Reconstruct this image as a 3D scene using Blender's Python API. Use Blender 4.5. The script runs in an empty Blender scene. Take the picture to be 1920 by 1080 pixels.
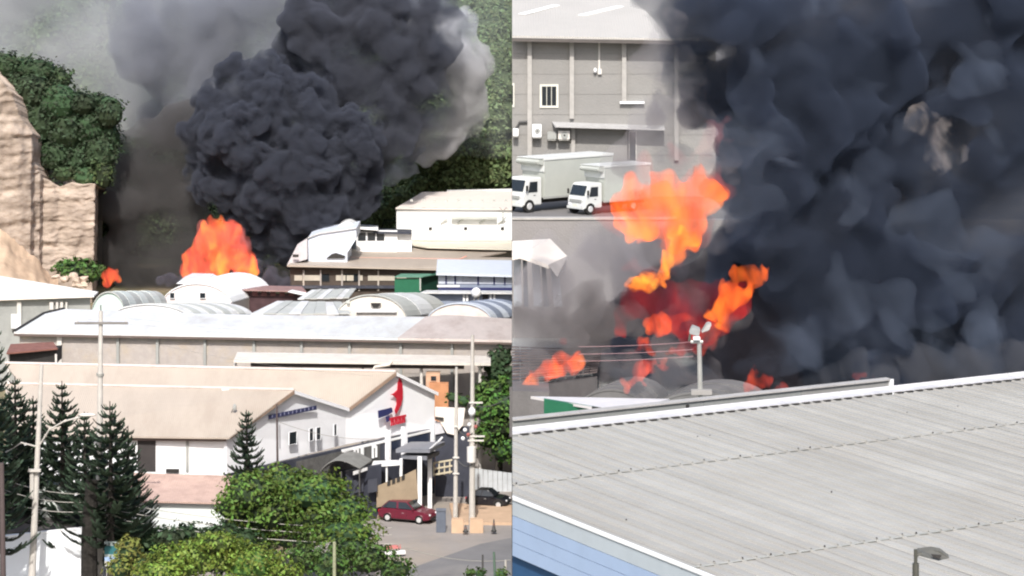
import bpy, bmesh, math, random
import numpy as np
from mathutils import Vector, noise
random.seed(7); rng = np.random.default_rng(7)
S = bpy.context.scene
COL = S.collection
R = math.radians
# ------------------------------------------------------------------ camera, sky, sun, exposure
F = 5000.0          # focal length in photograph pixels (1920 wide)
HC = 41.3           # eye height
cam_d = bpy.data.cameras.new('camera'); cam = bpy.data.objects.new('camera', cam_d); COL.objects.link(cam)
cam.location = (0, 0, HC); cam.rotation_euler = (R(90), 0, 0)
cam_d.sensor_width = 36; cam_d.lens = F / 1920 * 36; cam_d.shift_y = -640 / 1920
cam_d.clip_start = 0.5; cam_d.clip_end = 3000
S.camera = cam
W = bpy.data.worlds.new('World'); S.world = W; W.use_nodes = True
wn = W.node_tree; bg = wn.nodes['Background']
sky = wn.nodes.new('ShaderNodeTexSky'); sky.sky_type = 'NISHITA'; sky.sun_disc = False
SUN_EL, SUN_AZ = 43.0, 181.0      # azimuth clockwise from +Y (camera looks to +Y): high behind the camera
sky.sun_elevation = R(SUN_EL); sky.sun_rotation = R(SUN_AZ); sky.dust_density = 3.0
wn.links.new(sky.outputs[0], bg.inputs[0]); bg.inputs[1].default_value = 0.15
sd = bpy.data.lights.new('sun', 'SUN'); sd.energy = 3.4; sd.angle = R(0.6); sd.color = (1.0, .95, .88)
sun = bpy.data.objects.new('sun', sd); COL.objects.link(sun)
to_sun = Vector((math.sin(R(SUN_AZ)) * math.cos(R(SUN_EL)), math.cos(R(SUN_AZ)) * math.cos(R(SUN_EL)), math.sin(R(SUN_EL))))
sun.rotation_euler = to_sun.to_track_quat('Z', 'Y').to_euler(); sun.location = (-60, -60, 160)
S.view_settings.view_transform = 'Standard'; S.view_settings.look = 'None'
S.view_settings.exposure = 0.45; S.view_settings.gamma = 1
S.render.engine = 'CYCLES'
S.cycles.use_denoising = True; S.cycles.volume_bounces = 1; S.cycles.max_bounces = 6
S.cycles.transparent_max_bounces = 96; S.cycles.filter_width = 2.1
try: S.cycles.pixel_filter_type = 'BLACKMAN_HARRIS'
except Exception: pass

# ------------------------------------------------------------------ helpers: pixels of the photo -> metres
def P(u, v, D): return Vector(((u - 960) * D / F, D, HC - (v + 100) * D / F))
def DZ(v, Z): return F * (HC - Z) / (v + 100)
def PZ(u, v, Z): return P(u, v, DZ(v, Z))
def PL(u, v, p0, n):            # where the view ray meets a vertical plane
    d = Vector(((u - 960) / F, 1, -(v + 100) / F)); o = Vector((0, 0, HC))
    return o + d * ((p0 - o).dot(n) / d.dot(n))
def V(*a): return Vector(a)

# ------------------------------------------------------------------ materials
MATS = {}
def mat(name, col, rough=.7, var=.12, scale=1.5, bump=0.0, bscale=8, metal=0, col2=None, amt2=.35, wave=None, spec=.3, stretch=(1,1,1), island=0.0):
    if name in MATS: return MATS[name]
    m = bpy.data.materials.new(name); m.use_nodes = True; nt = m.node_tree; N = nt.nodes; L = nt.links
    b = N['Principled BSDF']; b.inputs['Roughness'].default_value = rough; b.inputs['Metallic'].default_value = metal
    b.inputs['Specular IOR Level'].default_value = spec
    tc = N.new('ShaderNodeTexCoord'); mp = N.new('ShaderNodeMapping'); mp.inputs['Scale'].default_value = stretch
    L.new(tc.outputs['Object'], mp.inputs[0])
    n1 = N.new('ShaderNodeTexNoise'); n1.inputs['Scale'].default_value = scale; n1.inputs['Detail'].default_value = 6; n1.inputs['Roughness'].default_value = .65
    L.new(mp.outputs[0], n1.inputs['Vector'])
    r = N.new('ShaderNodeValToRGB'); r.color_ramp.elements[0].position = .3; r.color_ramp.elements[1].position = .7
    c = np.array(col); lo = c * (1 - var); hi = np.minimum(c * (1 + var), 1)
    r.color_ramp.elements[0].color = (*lo, 1); r.color_ramp.elements[1].color = (*hi, 1)
    L.new(n1.outputs['Fac'], r.inputs[0]); out = r.outputs[0]
    if col2 is not None:
        n2 = N.new('ShaderNodeTexNoise'); n2.inputs['Scale'].default_value = scale * .37; n2.inputs['Detail'].default_value = 8; n2.inputs['Roughness'].default_value = .7
        L.new(mp.outputs[0], n2.inputs['Vector'])
        r2 = N.new('ShaderNodeValToRGB'); r2.color_ramp.elements[0].position = .62 - amt2 * .4; r2.color_ramp.elements[1].position = .72
        L.new(n2.outputs['Fac'], r2.inputs[0])
        mx = N.new('ShaderNodeMix'); mx.data_type = 'RGBA'; L.new(r2.outputs[0], mx.inputs[0]); L.new(out, mx.inputs[6]); mx.inputs[7].default_value = (*col2, 1); out = mx.outputs[2]
    if island:
        g = N.new('ShaderNodeNewGeometry'); hs = N.new('ShaderNodeHueSaturation')
        mr = N.new('ShaderNodeMapRange'); mr.inputs[3].default_value = 1 - island; mr.inputs[4].default_value = 1 + island
        L.new(g.outputs['Random Per Island'], mr.inputs[0]); L.new(mr.outputs[0], hs.inputs['Value'])
        mh = N.new('ShaderNodeMapRange'); mh.inputs[3].default_value = .47; mh.inputs[4].default_value = .53
        L.new(g.outputs['Random Per Island'], mh.inputs[0]); L.new(mh.outputs[0], hs.inputs['Hue']); L.new(out, hs.inputs['Color']); out = hs.outputs[0]
    L.new(out, b.inputs['Base Color'])
    h = None
    if wave:
        ax, sc = wave
        w = N.new('ShaderNodeTexWave'); w.bands_direction = ax; w.inputs['Scale'].default_value = sc; w.inputs['Distortion'].default_value = 0
        L.new(tc.outputs['Object'], w.inputs['Vector']); h = w.outputs['Fac']
        bp = N.new('ShaderNodeBump'); bp.inputs['Strength'].default_value = .5; bp.inputs['Distance'].default_value = .03; L.new(h, bp.inputs['Height']); L.new(bp.outputs[0], b.inputs['Normal'])
    elif bump:
        n3 = N.new('ShaderNodeTexNoise'); n3.inputs['Scale'].default_value = bscale; n3.inputs['Detail'].default_value = 5; L.new(mp.outputs[0], n3.inputs['Vector'])
        bp = N.new('ShaderNodeBump'); bp.inputs['Strength'].default_value = bump; bp.inputs['Distance'].default_value = .1; L.new(n3.outputs['Fac'], bp.inputs['Height']); L.new(bp.outputs[0], b.inputs['Normal'])
    MATS[name] = m; return m
def vol(name, col, dens, emit=None, estr=0.0):
    m = bpy.data.materials.new(name); m.use_nodes = True; N = m.node_tree.nodes; L = m.node_tree.links
    N.clear(); o = N.new('ShaderNodeOutputMaterial'); p = N.new('ShaderNodeVolumePrincipled')
    p.inputs['Color'].default_value = (*col, 1); p.inputs['Density'].default_value = dens
    if emit: p.inputs['Emission Color'].default_value = (*emit, 1); p.inputs['Emission Strength'].default_value = estr
    L.new(p.outputs[0], o.inputs['Volume']); MATS[name] = m; return m

M_white = mat('white_paint', (.82,.84,.86), .6, .05, .8)
M_facade = mat('white_facade', (.86,.88,.93), .7, .03, .6, col2=(.72,.75,.80), amt2=.05)
M_roofw = mat('white_roof_sheet', (.70,.72,.73), .55, .07, .9, wave=('X', 2.2), col2=(.54,.53,.51), amt2=.35, stretch=(1.2,.22,1))
M_roofp = mat('pink_roof_sheet', (.60,.53,.50), .65, .08, .9, col2=(.46,.38,.35), amt2=.3, wave=('X', 2.2), stretch=(1.2,.22,1))
M_rooft = mat('tan_roof_sheet', (.43,.375,.32), .65, .07, .35, col2=(.36,.305,.255), amt2=.35, wave=('X', 2.0), stretch=(1.3,.2,1))
M_roofg = mat('grey_roof_sheet', (.47,.49,.47), .6, .08, .6, col2=(.58,.58,.56), amt2=.3)
M_roofgreen = mat('skylight_sheet', (.66,.72,.70), .4, .06, .6)
M_conc = mat('concrete_block_wall', (.36,.335,.32), .9, .12, .9, bump=.3, col2=(.52,.46,.38), amt2=.3)
M_conc2 = mat('grey_concrete', (.33,.34,.33), .9, .12, .7, bump=.3, col2=(.26,.27,.26), amt2=.25)
M_pil = mat('pale_pilaster', (.62,.60,.57), .85, .08, 2)
M_dark = mat('dark_gap', (.035,.033,.032), .8, .2, 2)
M_glass = mat('dark_glass', (.02,.025,.03), .12, .1, 2, spec=.6)
M_char = mat('charcoal_paint', (.045,.05,.07), .6, .15, 1.2, col2=(.09,.095,.11), amt2=.2)
M_navy = mat('navy_sign', (.03,.035,.12), .5, .1, 2)
M_red = mat('red_sign', (.50,.02,.04), .5, .1, 2)
M_asph = mat('pale_asphalt', (.30,.28,.27), .9, .12, .25, col2=(.38,.33,.28), amt2=.4, bump=.15)
M_earth = mat('earth', (.24,.19,.13), .95, .25, .15, col2=(.08,.11,.04), amt2=.5, bump=.4, bscale=2)
M_hill = mat('hill_ground', (.05,.075,.03), .95, .3, .06, col2=(.14,.15,.08), amt2=.3)
M_rock = mat('cliff_rock', (.40,.33,.275), .95, .28, .5, col2=(.17,.13,.10), amt2=.5, bump=1.0, bscale=2.2, stretch=(.8,.5,1.6))
M_bould = mat('boulder_rock', (.52,.42,.34), .95, .2, .8, bump=.8, bscale=2)
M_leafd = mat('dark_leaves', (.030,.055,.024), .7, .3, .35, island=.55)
M_leafm = mat('green_leaves', (.055,.10,.022), .65, .35, .5, island=.55)
M_leafy = mat('bright_leaves', (.13,.185,.03), .6, .4, .6, island=.5)
M_leafh = mat('hill_leaves', (.13,.18,.085), .8, .3, .05, col2=(.20,.24,.13), amt2=.35, island=.4)
M_pine = mat('pine_needles', (.034,.058,.034), .7, .3, .8, island=.5)
M_bark = mat('bark', (.05,.045,.04), .95, .3, 4, bump=.8)
M_pole = mat('concrete_pole', (.50,.48,.45), .85, .1, 2)
M_wire = mat('wire', (.42,.41,.38), .6, .1, 2)
M_wired = mat('dark_wire', (.08,.08,.08), .6, .1, 2)
M_tan = mat('tan_plaster', (.30,.24,.17), .85, .12, 1.2)
M_orange = mat('orange_plaster', (.52,.25,.13), .85, .15, 1.2)
M_green = mat('green_sheet', (.02,.13,.07), .6, .12, 1.5)
M_blueg = mat('blue_grey_wall', (.25,.29,.38), .7, .12, 1)
M_bluew = mat('pale_blue_sheet', (.62,.68,.78), .55, .05, 1)
M_brown = mat('rust_canopy', (.22,.10,.08), .8, .25, 1.5)
M_rustp = mat('rusty_pink_sheet', (.50,.36,.31), .7, .15, .8, col2=(.30,.20,.17), amt2=.35, wave=('X', 1.8))
M_rubber = mat('tyre_rubber', (.02,.02,.02), .85, .1, 5)
M_chrome = mat('wheel_metal', (.65,.66,.67), .35, .05, 3, metal=.3)
M_lampg = mat('galvanised', (.36,.36,.34), .5, .1, 4, metal=.3)
M_lampdark = mat('dark_lamp_metal', (.07,.07,.06), .5, .1, 4)

# ------------------------------------------------------------------ mesh builder
class MB:
    def __init__(s): s.v = []; s.f = []
    def quad(s, *p):
        i = len(s.v); s.v += [Vector(q) for q in p]; s.f.append(tuple(range(i, i + len(p)))); return s
    def prism(s, poly, ext):
        poly = [Vector(p) for p in poly]; ext = Vector(ext); n = len(poly); i = len(s.v)
        s.v += poly + [p + ext for p in poly]
        s.f.append(tuple(range(i, i + n))); s.f.append(tuple(range(i + 2*n - 1, i + n - 1, -1)))
        for k in range(n): s.f.append((i + k, i + n + k, i + n + (k+1) % n, i + (k+1) % n))
        return s
    def box(s, c, size, rz=0, tilt=None):
        c = Vector(c); x, y, z = [a / 2 for a in size]; cr, sr = math.cos(rz), math.sin(rz)
        ps = [Vector((sx*x, sy*y, -z)) for sx, sy in ((-1,-1),(1,-1),(1,1),(-1,1))]
        ps = [Vector((p.x*cr - p.y*sr, p.x*sr + p.y*cr, p.z)) + c for p in ps]
        return s.prism(ps, (0, 0, 2*z))
    def tube(s, pts, rad, n=8, cap=True):
        pts = [Vector(p) for p in pts]; rad = rad if hasattr(rad, '__len__') else [rad] * len(pts); i0 = len(s.v)
        for k, p in enumerate(pts):
            d = (pts[min(k+1, len(pts)-1)] - pts[max(k-1, 0)]).normalized()
            a = d.cross(V(0,0,1)) if abs(d.z) < .95 else d.cross(V(0,1,0)); a.normalize(); b = d.cross(a)
            for j in range(n):
                t = 2*math.pi*j/n; s.v.append(p + (a*math.cos(t) + b*math.sin(t)) * rad[k])
        for k in range(len(pts)-1):
            for j in range(n):
                q = i0 + k*n; s.f.append((q + j, q + (j+1) % n, q + n + (j+1) % n, q + n + j))
        if cap:
            s.f.append(tuple(i0 + j for j in range(n))[::-1]); s.f.append(tuple(i0 + (len(pts)-1)*n + j for j in range(n)))
        return s
    def ball(s, c, r, seg=10, rings=6):
        c = Vector(c); r = Vector(r) if hasattr(r, '__len__') else Vector((r, r, r)); i0 = len(s.v)
        for a in range(rings + 1):
            th = math.pi * a / rings
            for j in range(seg):
                ph = 2*math.pi*j/seg; s.v.append(c + Vector((r.x*math.sin(th)*math.cos(ph), r.y*math.sin(th)*math.sin(ph), r.z*math.cos(th))))
        for a in range(rings):
            for j in range(seg): s.f.append((i0+a*seg+j, i0+a*seg+(j+1)%seg, i0+(a+1)*seg+(j+1)%seg, i0+(a+1)*seg+j))
        return s
    def build(s, name, m, parent=None, clip=None, smooth=False, bevel=0, origin=None, fix=True):
        me = bpy.data.meshes.new(name)
        if parent is not None: o0 = parent_world(parent)
        elif origin is not None: o0 = Vector(origin)
        else:
            o0 = Vector((sum(p.x for p in s.v)/len(s.v), sum(p.y for p in s.v)/len(s.v), min(p.z for p in s.v)))
        me.from_pydata([p - o0 for p in s.v], [], s.f)
        if clip or bevel or fix:
            bm = bmesh.new(); bm.from_mesh(me)
            if fix: bmesh.ops.remove_doubles(bm, verts=bm.verts, dist=1e-5); bmesh.ops.recalc_face_normals(bm, faces=bm.faces)
            if clip:
                sg = 1 if clip == 'L' else -1
                r = bmesh.ops.bisect_plane(bm, geom=bm.verts[:]+bm.edges[:]+bm.faces[:], plane_co=Vector((-.01*sg, 0, 0)) - o0, plane_no=(sg, 0, 0), clear_outer=True)
                ed = [e for e in r['geom_cut'] if isinstance(e, bmesh.types.BMEdge)]
                if ed:
                    try: bmesh.ops.holes_fill(bm, edges=ed, sides=0)
                    except Exception: pass
            if bevel: 
                eds = [e for e in bm.edges if len(e.link_faces) == 2 and e.calc_face_angle(0) > .6]
                bmesh.ops.bevel(bm, geom=eds, offset=bevel, segments=2, affect='EDGES', clamp_overlap=True)
            bm.to_mesh(me); bm.free()
        if smooth:
            for p in me.polygons: p.use_smooth = True
        me.materials.append(m)
        ob = bpy.data.objects.new(name, me); COL.objects.link(ob)
        if parent is not None: ob.parent = parent
        else: ob.location = o0
        return ob
def parent_world(p):
    v = Vector(p.location)
    while p.parent: p = p.parent; v = v + Vector(p.location)
    return v
def tag(o, label=None, cat=None, group=None, kind=None):
    if label: o['label'] = label
    if cat: o['category'] = cat
    if group: o['group'] = group
    if kind: o['kind'] = kind
    return o
def thing(name, label, cat, loc, group=None):
    o = bpy.data.objects.new(name, None); COL.objects.link(o); o.location = Vector(loc); o.empty_display_size = .5
    return tag(o, label, cat, group)
def np_mesh(name, verts, faces, m, loc=(0,0,0), parent=None, smooth=False):
    verts = np.asarray(verts, dtype=np.float32); faces = np.asarray(faces, dtype=np.int32)
    me = bpy.data.meshes.new(name); k = faces.shape[1]
    me.vertices.add(len(verts)); me.vertices.foreach_set('co', (verts - np.array(loc, dtype=np.float32)).ravel())
    me.loops.add(faces.size); me.loops.foreach_set('vertex_index', faces.ravel())
    me.polygons.add(len(faces)); me.polygons.foreach_set('loop_start', np.arange(0, faces.size, k, dtype=np.int32))
    me.update(); me.validate()
    if smooth: me.polygons.foreach_set('use_smooth', np.ones(len(faces), dtype=bool))
    me.materials.append(m); o = bpy.data.objects.new(name, me); COL.objects.link(o)
    if parent is not None: o.parent = parent
    else: o.location = loc
    return o
ZG = -4.5      # yard level, left place
ZR = 14.0      # lower yard level, right place
ZT = 22.1      # truck terrace, right place

# ------------------------------------------------------------------ foliage
def leaf_cloud(blobs, n_per, size, lim=None, flat=.0, up=.35):
    """leaf quads scattered through the shells of ellipsoid clumps"""
    vs = []; C = []
    for (c, r) in blobs:
        c = np.array(c, dtype=float); r = np.array(r if hasattr(r, '__len__') else (r, r, r), dtype=float)
        n = max(6, int(n_per * (r[0]*r[2]) / 1.0))
        d = rng.normal(size=(n, 3)); d /= np.linalg.norm(d, axis=1)[:, None]
        d[:, 2] = np.where((d[:, 2] < -.3) & (rng.random(n) < .6), -d[:, 2], d[:, 2])
        lump = 1 + .16*np.sin(d[:, 0]*7 + c[0]) * np.sin(d[:, 2]*6 + c[2]) + .1*np.sin(d[:, 1]*9 + c[1])
        rad = (.72 + .36 * rng.random(n)**.8) * lump
        p = c + d * r * rad[:, None]
        nn = d + rng.normal(size=(n, 3)) * .55 + np.array([0, 0, up]); nn /= np.linalg.norm(nn, axis=1)[:, None]
        a = np.cross(nn, rng.normal(size=(n, 3))); a /= np.linalg.norm(a, axis=1)[:, None]; b = np.cross(nn, a)
        s = size * (.55 + .9 * rng.random(n))[:, None]
        q = np.stack([p - a*s, p - b*s*.55 + nn*s*.15, p + a*s, p + b*s*.55 + nn*s*.15], axis=1)
        C.append(q)
    q = np.concatenate(C)
    if lim is not None: q = q[q[:, :, 0].max(axis=1) < lim] if lim <= 0 else q[q[:, :, 0].min(axis=1) > lim]
    n = len(q); return q.reshape(-1, 3), np.arange(n * 4).reshape(n, 4)
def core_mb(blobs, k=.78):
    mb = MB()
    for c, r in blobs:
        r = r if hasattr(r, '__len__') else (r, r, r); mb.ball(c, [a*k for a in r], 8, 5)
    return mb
def tree(name, label, cat, blobs, m, base, size=.22, n=60, group=None, trunk_r=.25, limbs=True, lim=-.02, mcore=None):
    t = thing(name, label, cat, base, group)
    vs, fs = leaf_cloud(blobs, n, size, lim); loc = Vector(base)
    np_mesh('crown', vs - np.array(loc), fs, m, parent=t)
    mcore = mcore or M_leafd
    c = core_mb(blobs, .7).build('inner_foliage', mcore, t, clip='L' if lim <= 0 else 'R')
    top = sum((Vector(b[0]) for b in blobs), V(0,0,0)) / len(blobs)
    if limbs:
        mb = MB(); mid = loc.lerp(top, .6); mb.tube([loc, loc.lerp(mid, .5) + V(.1,0,0), mid, top], [trunk_r, trunk_r*.8, trunk_r*.6, trunk_r*.25], 8)
        for c_, r_ in blobs[:8]: mb.tube([mid, mid.lerp(Vector(c_), .5) + V(0,0,-.2), Vector(c_)], [trunk_r*.4, trunk_r*.25, .04], 5)
        mb.build('trunk', M_bark, t, clip='L' if lim <= 0 else 'R')
    return t
def blobs_px(lst, D, dj=1.5):
    out = []
    for (u, v, ru, rv) in lst:
        d = D + random.uniform(-dj, dj); k = d / F; out.append((tuple(P(u, v, d)), (ru*k, (ru+rv)*.5*k, rv*k)))
    return out
def pine(base, h, rad, label, nw=18, seed=0, group='norfolk island pines along the yard', zfrac=.15, droop=.12):
    rs = random.Random(seed); t = thing('norfolk_pine', label, 'tree', base, group); b = Vector(base)
    MB().tube([b, b + V(.08,0,h*.5), b + V(0,0,h)], [h*.022+.05, h*.013+.03, .03], 8).build('trunk', M_bark, t)
    wood = MB(); Q = []
    for w in range(nw):
        f = zfrac + (1 - zfrac) * (w / nw) ** .93; z = h * f
        L = rad * (1 - ((f - zfrac)/(1 - zfrac))) ** .78 * rs.uniform(.85, 1.1) + .15; nb = 6 if L > .8 else 5; a0 = rs.uniform(0, 6.28)
        for k in range(nb):
            if rs.random() < .06: continue
            a = a0 + 6.283*k/nb + rs.uniform(-.15, .15); Lb = L * rs.uniform(.75, 1.08); pts = []
            for j in range(6):
                x = j/5; pts.append(b + V(math.cos(a)*Lb*x, math.sin(a)*Lb*x, z - droop*Lb*math.sin(x*2.4)*1.2 + .30*Lb*x**2.6))
            wood.tube(pts, [.05, .045, .04, .03, .025, .012], 4, cap=False)
            side = V(-math.sin(a), math.cos(a), 0)
            ns = max(8, int(Lb*13))
            for j in range(ns):
                x = .1 + .9 * j/ns; i = min(int(x*5), 4); p = pts[i].lerp(pts[i+1], x*5 - i); dr = (pts[i+1]-pts[i]).normalized()
                for sg in (-1, 1):
                    ln = (.50*(1 - .45*x)*min(1, Lb/2) + .16) * rs.uniform(.7, 1.2)
                    tip = p + (side*sg*.8 + dr*.75).normalized()*ln + V(0,0,.22*ln + rs.uniform(-.04,.06)); wv = dr*.10 + V(0,0,.06)
                    Q.append([p - wv, p.lerp(tip,.5) - wv*1.1, tip, p.lerp(tip,.5) + wv*1.3 + V(0,0,.03)])
    wood.build('branches', M_bark, t, fix=False)
    q = np.array([[tuple(x) for x in r] for r in Q]); n = len(q)
    np_mesh('crown', q.reshape(-1,3) - np.array(b), np.arange(n*4).reshape(n,4), M_pine, parent=t)
    return t

# ------------------------------------------------------------------ ground and hills
def grid(name, x0, x1, y0, y1, nx, ny, fz, m, label=None, kind='structure', smooth=True):
    xs = np.linspace(x0, x1, nx); ys = np.linspace(y0, y1, ny); vs = []
    for y in ys:
        for x in xs: vs.append((x, y, fz(x, y)))
    fs = [(j*nx+i, j*nx+i+1, (j+1)*nx+i+1, (j+1)*nx+i) for j in range(ny-1) for i in range(nx-1)]
    o = np_mesh(name, vs, fs, m, smooth=smooth); o['kind'] = kind; return o
def hillz(x, y):
    return ZG + max(0, y - 385) * .30 * (1 + .12*noise.noise(V(x*.012, y*.012, 3))) + 3.5*noise.noise(V(x*.03, y*.03, 1)) * min(1, max(0, (y-385)/30))
grid('ground', -700, -.02, -80, 385, 40, 40, lambda x, y: ZG, M_earth)
grid('hill', -700, -.02, 385, 1500, 70, 110, hillz, M_hill)
grid('ground', .02, 700, -80, 186, 30, 30, lambda x, y: ZR, M_conc2)
grid('terrace', .02, 700, 186.8, 1500, 30, 40, lambda x, y: ZT + max(0, y-300)*.12, mat('terrace_asphalt', (.17,.165,.165), .9, .12, .3))
# road and yard pavement of the left place
g = MB(); g.prism([V(-60,172,ZG+.004), V(-.02,172,ZG+.004), V(-.02,232,ZG+.004), V(-15,232,ZG+.004), V(-17,200,ZG+.004), V(-60,196,ZG+.004)], (0,0,.02)); o = g.build('yard_pavement', M_asph); o['kind'] = 'structure'
M_road = mat('road_asphalt', (.20,.20,.21), .9, .12, .3, bump=.15, col2=(.27,.26,.25), amt2=.3)
a = [PZ(700,1110,ZG+.03), PZ(960,1095,ZG+.03), PZ(960,1008,ZG+.03), PZ(900,1020,ZG+.03), PZ(780,1062,ZG+.03)]
g = MB().prism(a, (0,0,.004)); o = g.build('road', M_road, clip='L'); o['kind'] = 'structure'
# forest on the hill: one far mass of crowns
bl = []
for i in range(1700):
    y = 388 + 330 * random.random()**1.25; x = -random.random() * (0.2*y + 6); z = hillz(x, y); r = random.uniform(2.0, 4.6)
    n_ = noise.noise(V(x*.03, y*.03, 9))
    if n_ < -.28: r *= .55
    bl.append(((x, y, z + r*.55), (r*1.15, r*1.1, r*random.uniform(.7, 1.15))))
vs, fs = leaf_cloud(bl, 30, .34, -.05, up=.6)
o = np_mesh('hillside_forest', vs, fs, M_leafh, loc=(-40, 450, 0)); o['kind'] = 'stuff'; o['label'] = 'pale green forest covering the hillside behind the warehouses'
o = core_mb(bl, .84).build('forest_undershade', mat('undershade', (.07,.10,.05), .9, .3, .1), clip='L', fix=False); o['kind'] = 'stuff'; o['label'] = 'dark undergrowth coloured onto solid cores inside the crowns of the hillside forest'  # darker core balls stand in for shade inside the crowns
# darker wood behind the white warehouse
TL = ['broad tree nearest the smoke above the white warehouse','second broad tree from the smoke above the white warehouse','third broad tree from the smoke above the white warehouse','rightmost upper tree above the white warehouse','dark tree just above the left end of the white warehouse roof','dark tree above the middle of the white warehouse roof','dark tree above the right end of the white warehouse roof','small dark tree at the left corner of the white warehouse roof','bigger low tree between the smoke and the white warehouse','lowest small tree directly behind the pavilion roof','small tree touching the left edge of the white warehouse']
k = 0
for (u, v, ru, rv) in ((800,300,45,40),(850,290,50,42),(905,285,48,40),(945,300,40,36),(820,335,40,30),(870,330,50,34),(930,335,45,32),(790,345,30,22),(710,395,34,26),(690,415,26,18),(745,375,22,16)):
    D = 383 + (v % 7) * .6
    tree('hillside_tree', TL[k], 'tree',
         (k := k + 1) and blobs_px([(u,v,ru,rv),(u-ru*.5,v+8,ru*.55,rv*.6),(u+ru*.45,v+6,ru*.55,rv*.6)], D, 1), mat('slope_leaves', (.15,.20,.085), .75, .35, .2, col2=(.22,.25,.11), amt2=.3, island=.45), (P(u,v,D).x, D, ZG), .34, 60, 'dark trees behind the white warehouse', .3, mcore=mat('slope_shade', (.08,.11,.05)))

# ------------------------------------------------------------------ cliff, vegetated spur, talus
ctrl = [(-60,338,60),(-30,338,120),(0,338,150),(20,338.5,170),(36,339,215),(60,340,245),(66,341.5,300),(76,342,325),(82,343.5,333),(110,344,350),(135,344,342),(178,344.5,346),(184,352,352),(190,372,360),(196,395,370)]
cx = [((u-960)*D/F, D, HC-(v+100)*D/F) for u, D, v in ctrl]
ns, nz = 260, 110; sd_ = np.linspace(0, len(cx)-1, ns); vs = []
for j in range(nz+1):
    for s_ in sd_:
        i = min(int(s_), len(cx)-2); f = s_-i; a = Vector(cx[i]).lerp(Vector(cx[i+1]), f)
        z = ZG + (a.z - ZG) * j/nz; p = V(a.x, a.y, z)
        ledge = .35*noise.noise(V(p.x*.12, p.y*.1, z*1.3)) + .6*noise.noise(V(p.x*.45, p.y*.2, z*.06)) + .25*noise.noise(p*.8) + .22*noise.noise(V(p.x*1.2, p.y, z*3))
        vs.append((p.x + ledge*.5, p.y - ledge + (1-(j/nz))*-2.0, z + .25*noise.noise(p*.7)*(j/nz)))
fs = [(j*ns+i, j*ns+i+1, (j+1)*ns+i+1, (j+1)*ns+i) for j in range(nz) for i in range(ns-1)]
n0 = len(vs)
for i in range(ns): x, y, z = vs[nz*ns+i]; vs.append((x-1, y+60, z-9))
fs += [(nz*ns+i, nz*ns+i+1, n0+i+1, n0+i) for i in range(ns-1)]
c = np_mesh('cliff', vs, fs, M_rock, loc=(-60,340,ZG), smooth=False); c['kind'] = 'structure'
# talus slope
vs = []; NX, NY = 60, 24
for j in range(NY):
    for i in range(NX):
        u = -40 + 150*i/(NX-1); t = j/(NY-1); vt = 425 + max(0, u)*.95 if u < 95 else 515; vt = min(vt, 520)
        D = 338 - 26*(1-t); zt = HC-(vt+100)*338/F; z = ZG + (zt-ZG)*t**1.1; p = V((u-960)*D/F, D, z)
        z += 1.1*noise.noise(p*.35)*(t) + .35*noise.noise(p*1.3); vs.append((p.x, D + .6*noise.noise(p*.5), z))
fs = [(j*NX+i, j*NX+i+1, (j+1)*NX+i+1, (j+1)*NX+i) for j in range(NY-1) for i in range(NX-1)]
c = np_mesh('talus_slope', vs, fs, mat('talus_earth', (.48,.36,.26), .95, .15, .4, col2=(.34,.24,.17), amt2=.3, bump=.9, bscale=1.5), loc=(-60,330,ZG)); c['kind'] = 'structure'
def boulder(c, r, label):
    me = MB().ball(c, r, 12, 8); 
    me.v = [p + (p-Vector(c)).normalized()*(noise.noise(p*1.3)*r[0]*1.1 + noise.noise(p*3)*r[0]*.3) for p in me.v]
    tag(me.build('boulder', M_bould), label, 'boulder', 'boulders at the foot of the cliff')
for i, (u, v, r, lb) in enumerate(((150,530,13,'biggest pale boulder, beside the round bush under the cliff'),(120,524,10,'pale boulder just left of the biggest one below the cliff'),(104,519,8,'small boulder at the end of the tan talus slope'),(136,518,7,'small boulder behind the two pale ones under the bush'))):
    k = 322/F; boulder(P(u, v, 322), (r*k, r*k, r*k*.75), lb)
# spur wood above the cliff
bl = []
for (u, v, ru, rv) in ((8,122,34,26),(45,128,38,22),(70,135,42,28),(105,150,34,24),(60,175,45,40),(110,190,45,38),(150,195,40,26),(190,198,45,22),(75,230,40,40),(120,245,48,45),(165,240,48,42),(205,215,30,28),(100,290,38,34),(145,300,42,36),(185,290,38,44),(120,325,26,18),(160,330,30,20),(195,330,20,28),(200,260,30,40),(85,265,30,30),(30,150,26,22)):
    bl += blobs_px([(u,v,ru,rv)], 352 + (v-100)*-.02, 2)
vs, fs = leaf_cloud(bl, 60, .30, -.05, up=.6)
sp = np_mesh('cliff_top_shrubbery', vs, fs, mat('spur_leaves', (.030,.048,.024), .75, .35, .10, col2=(.075,.10,.028), amt2=.3, island=.5), loc=(-55,350,10)); tag(sp, 'dense dark green shrubbery hanging over the tan cliff', kind='stuff')
co = core_mb(bl, .86).build('shrubbery_shade', M_leafd, fix=False); tag(co, 'dark solid cores standing in for shade inside the cliff top shrubbery', kind='stuff')  # core balls darker than the leaves imitate the shade within
tree('bush', 'round green bush at the foot of the cliff', 'bush', blobs_px([(150,508,42,22),(125,503,24,16),(175,515,22,18),(150,498,22,14)], 326, .6), M_leafm, P(150,540,326), .34, 60, None, .2)

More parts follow.
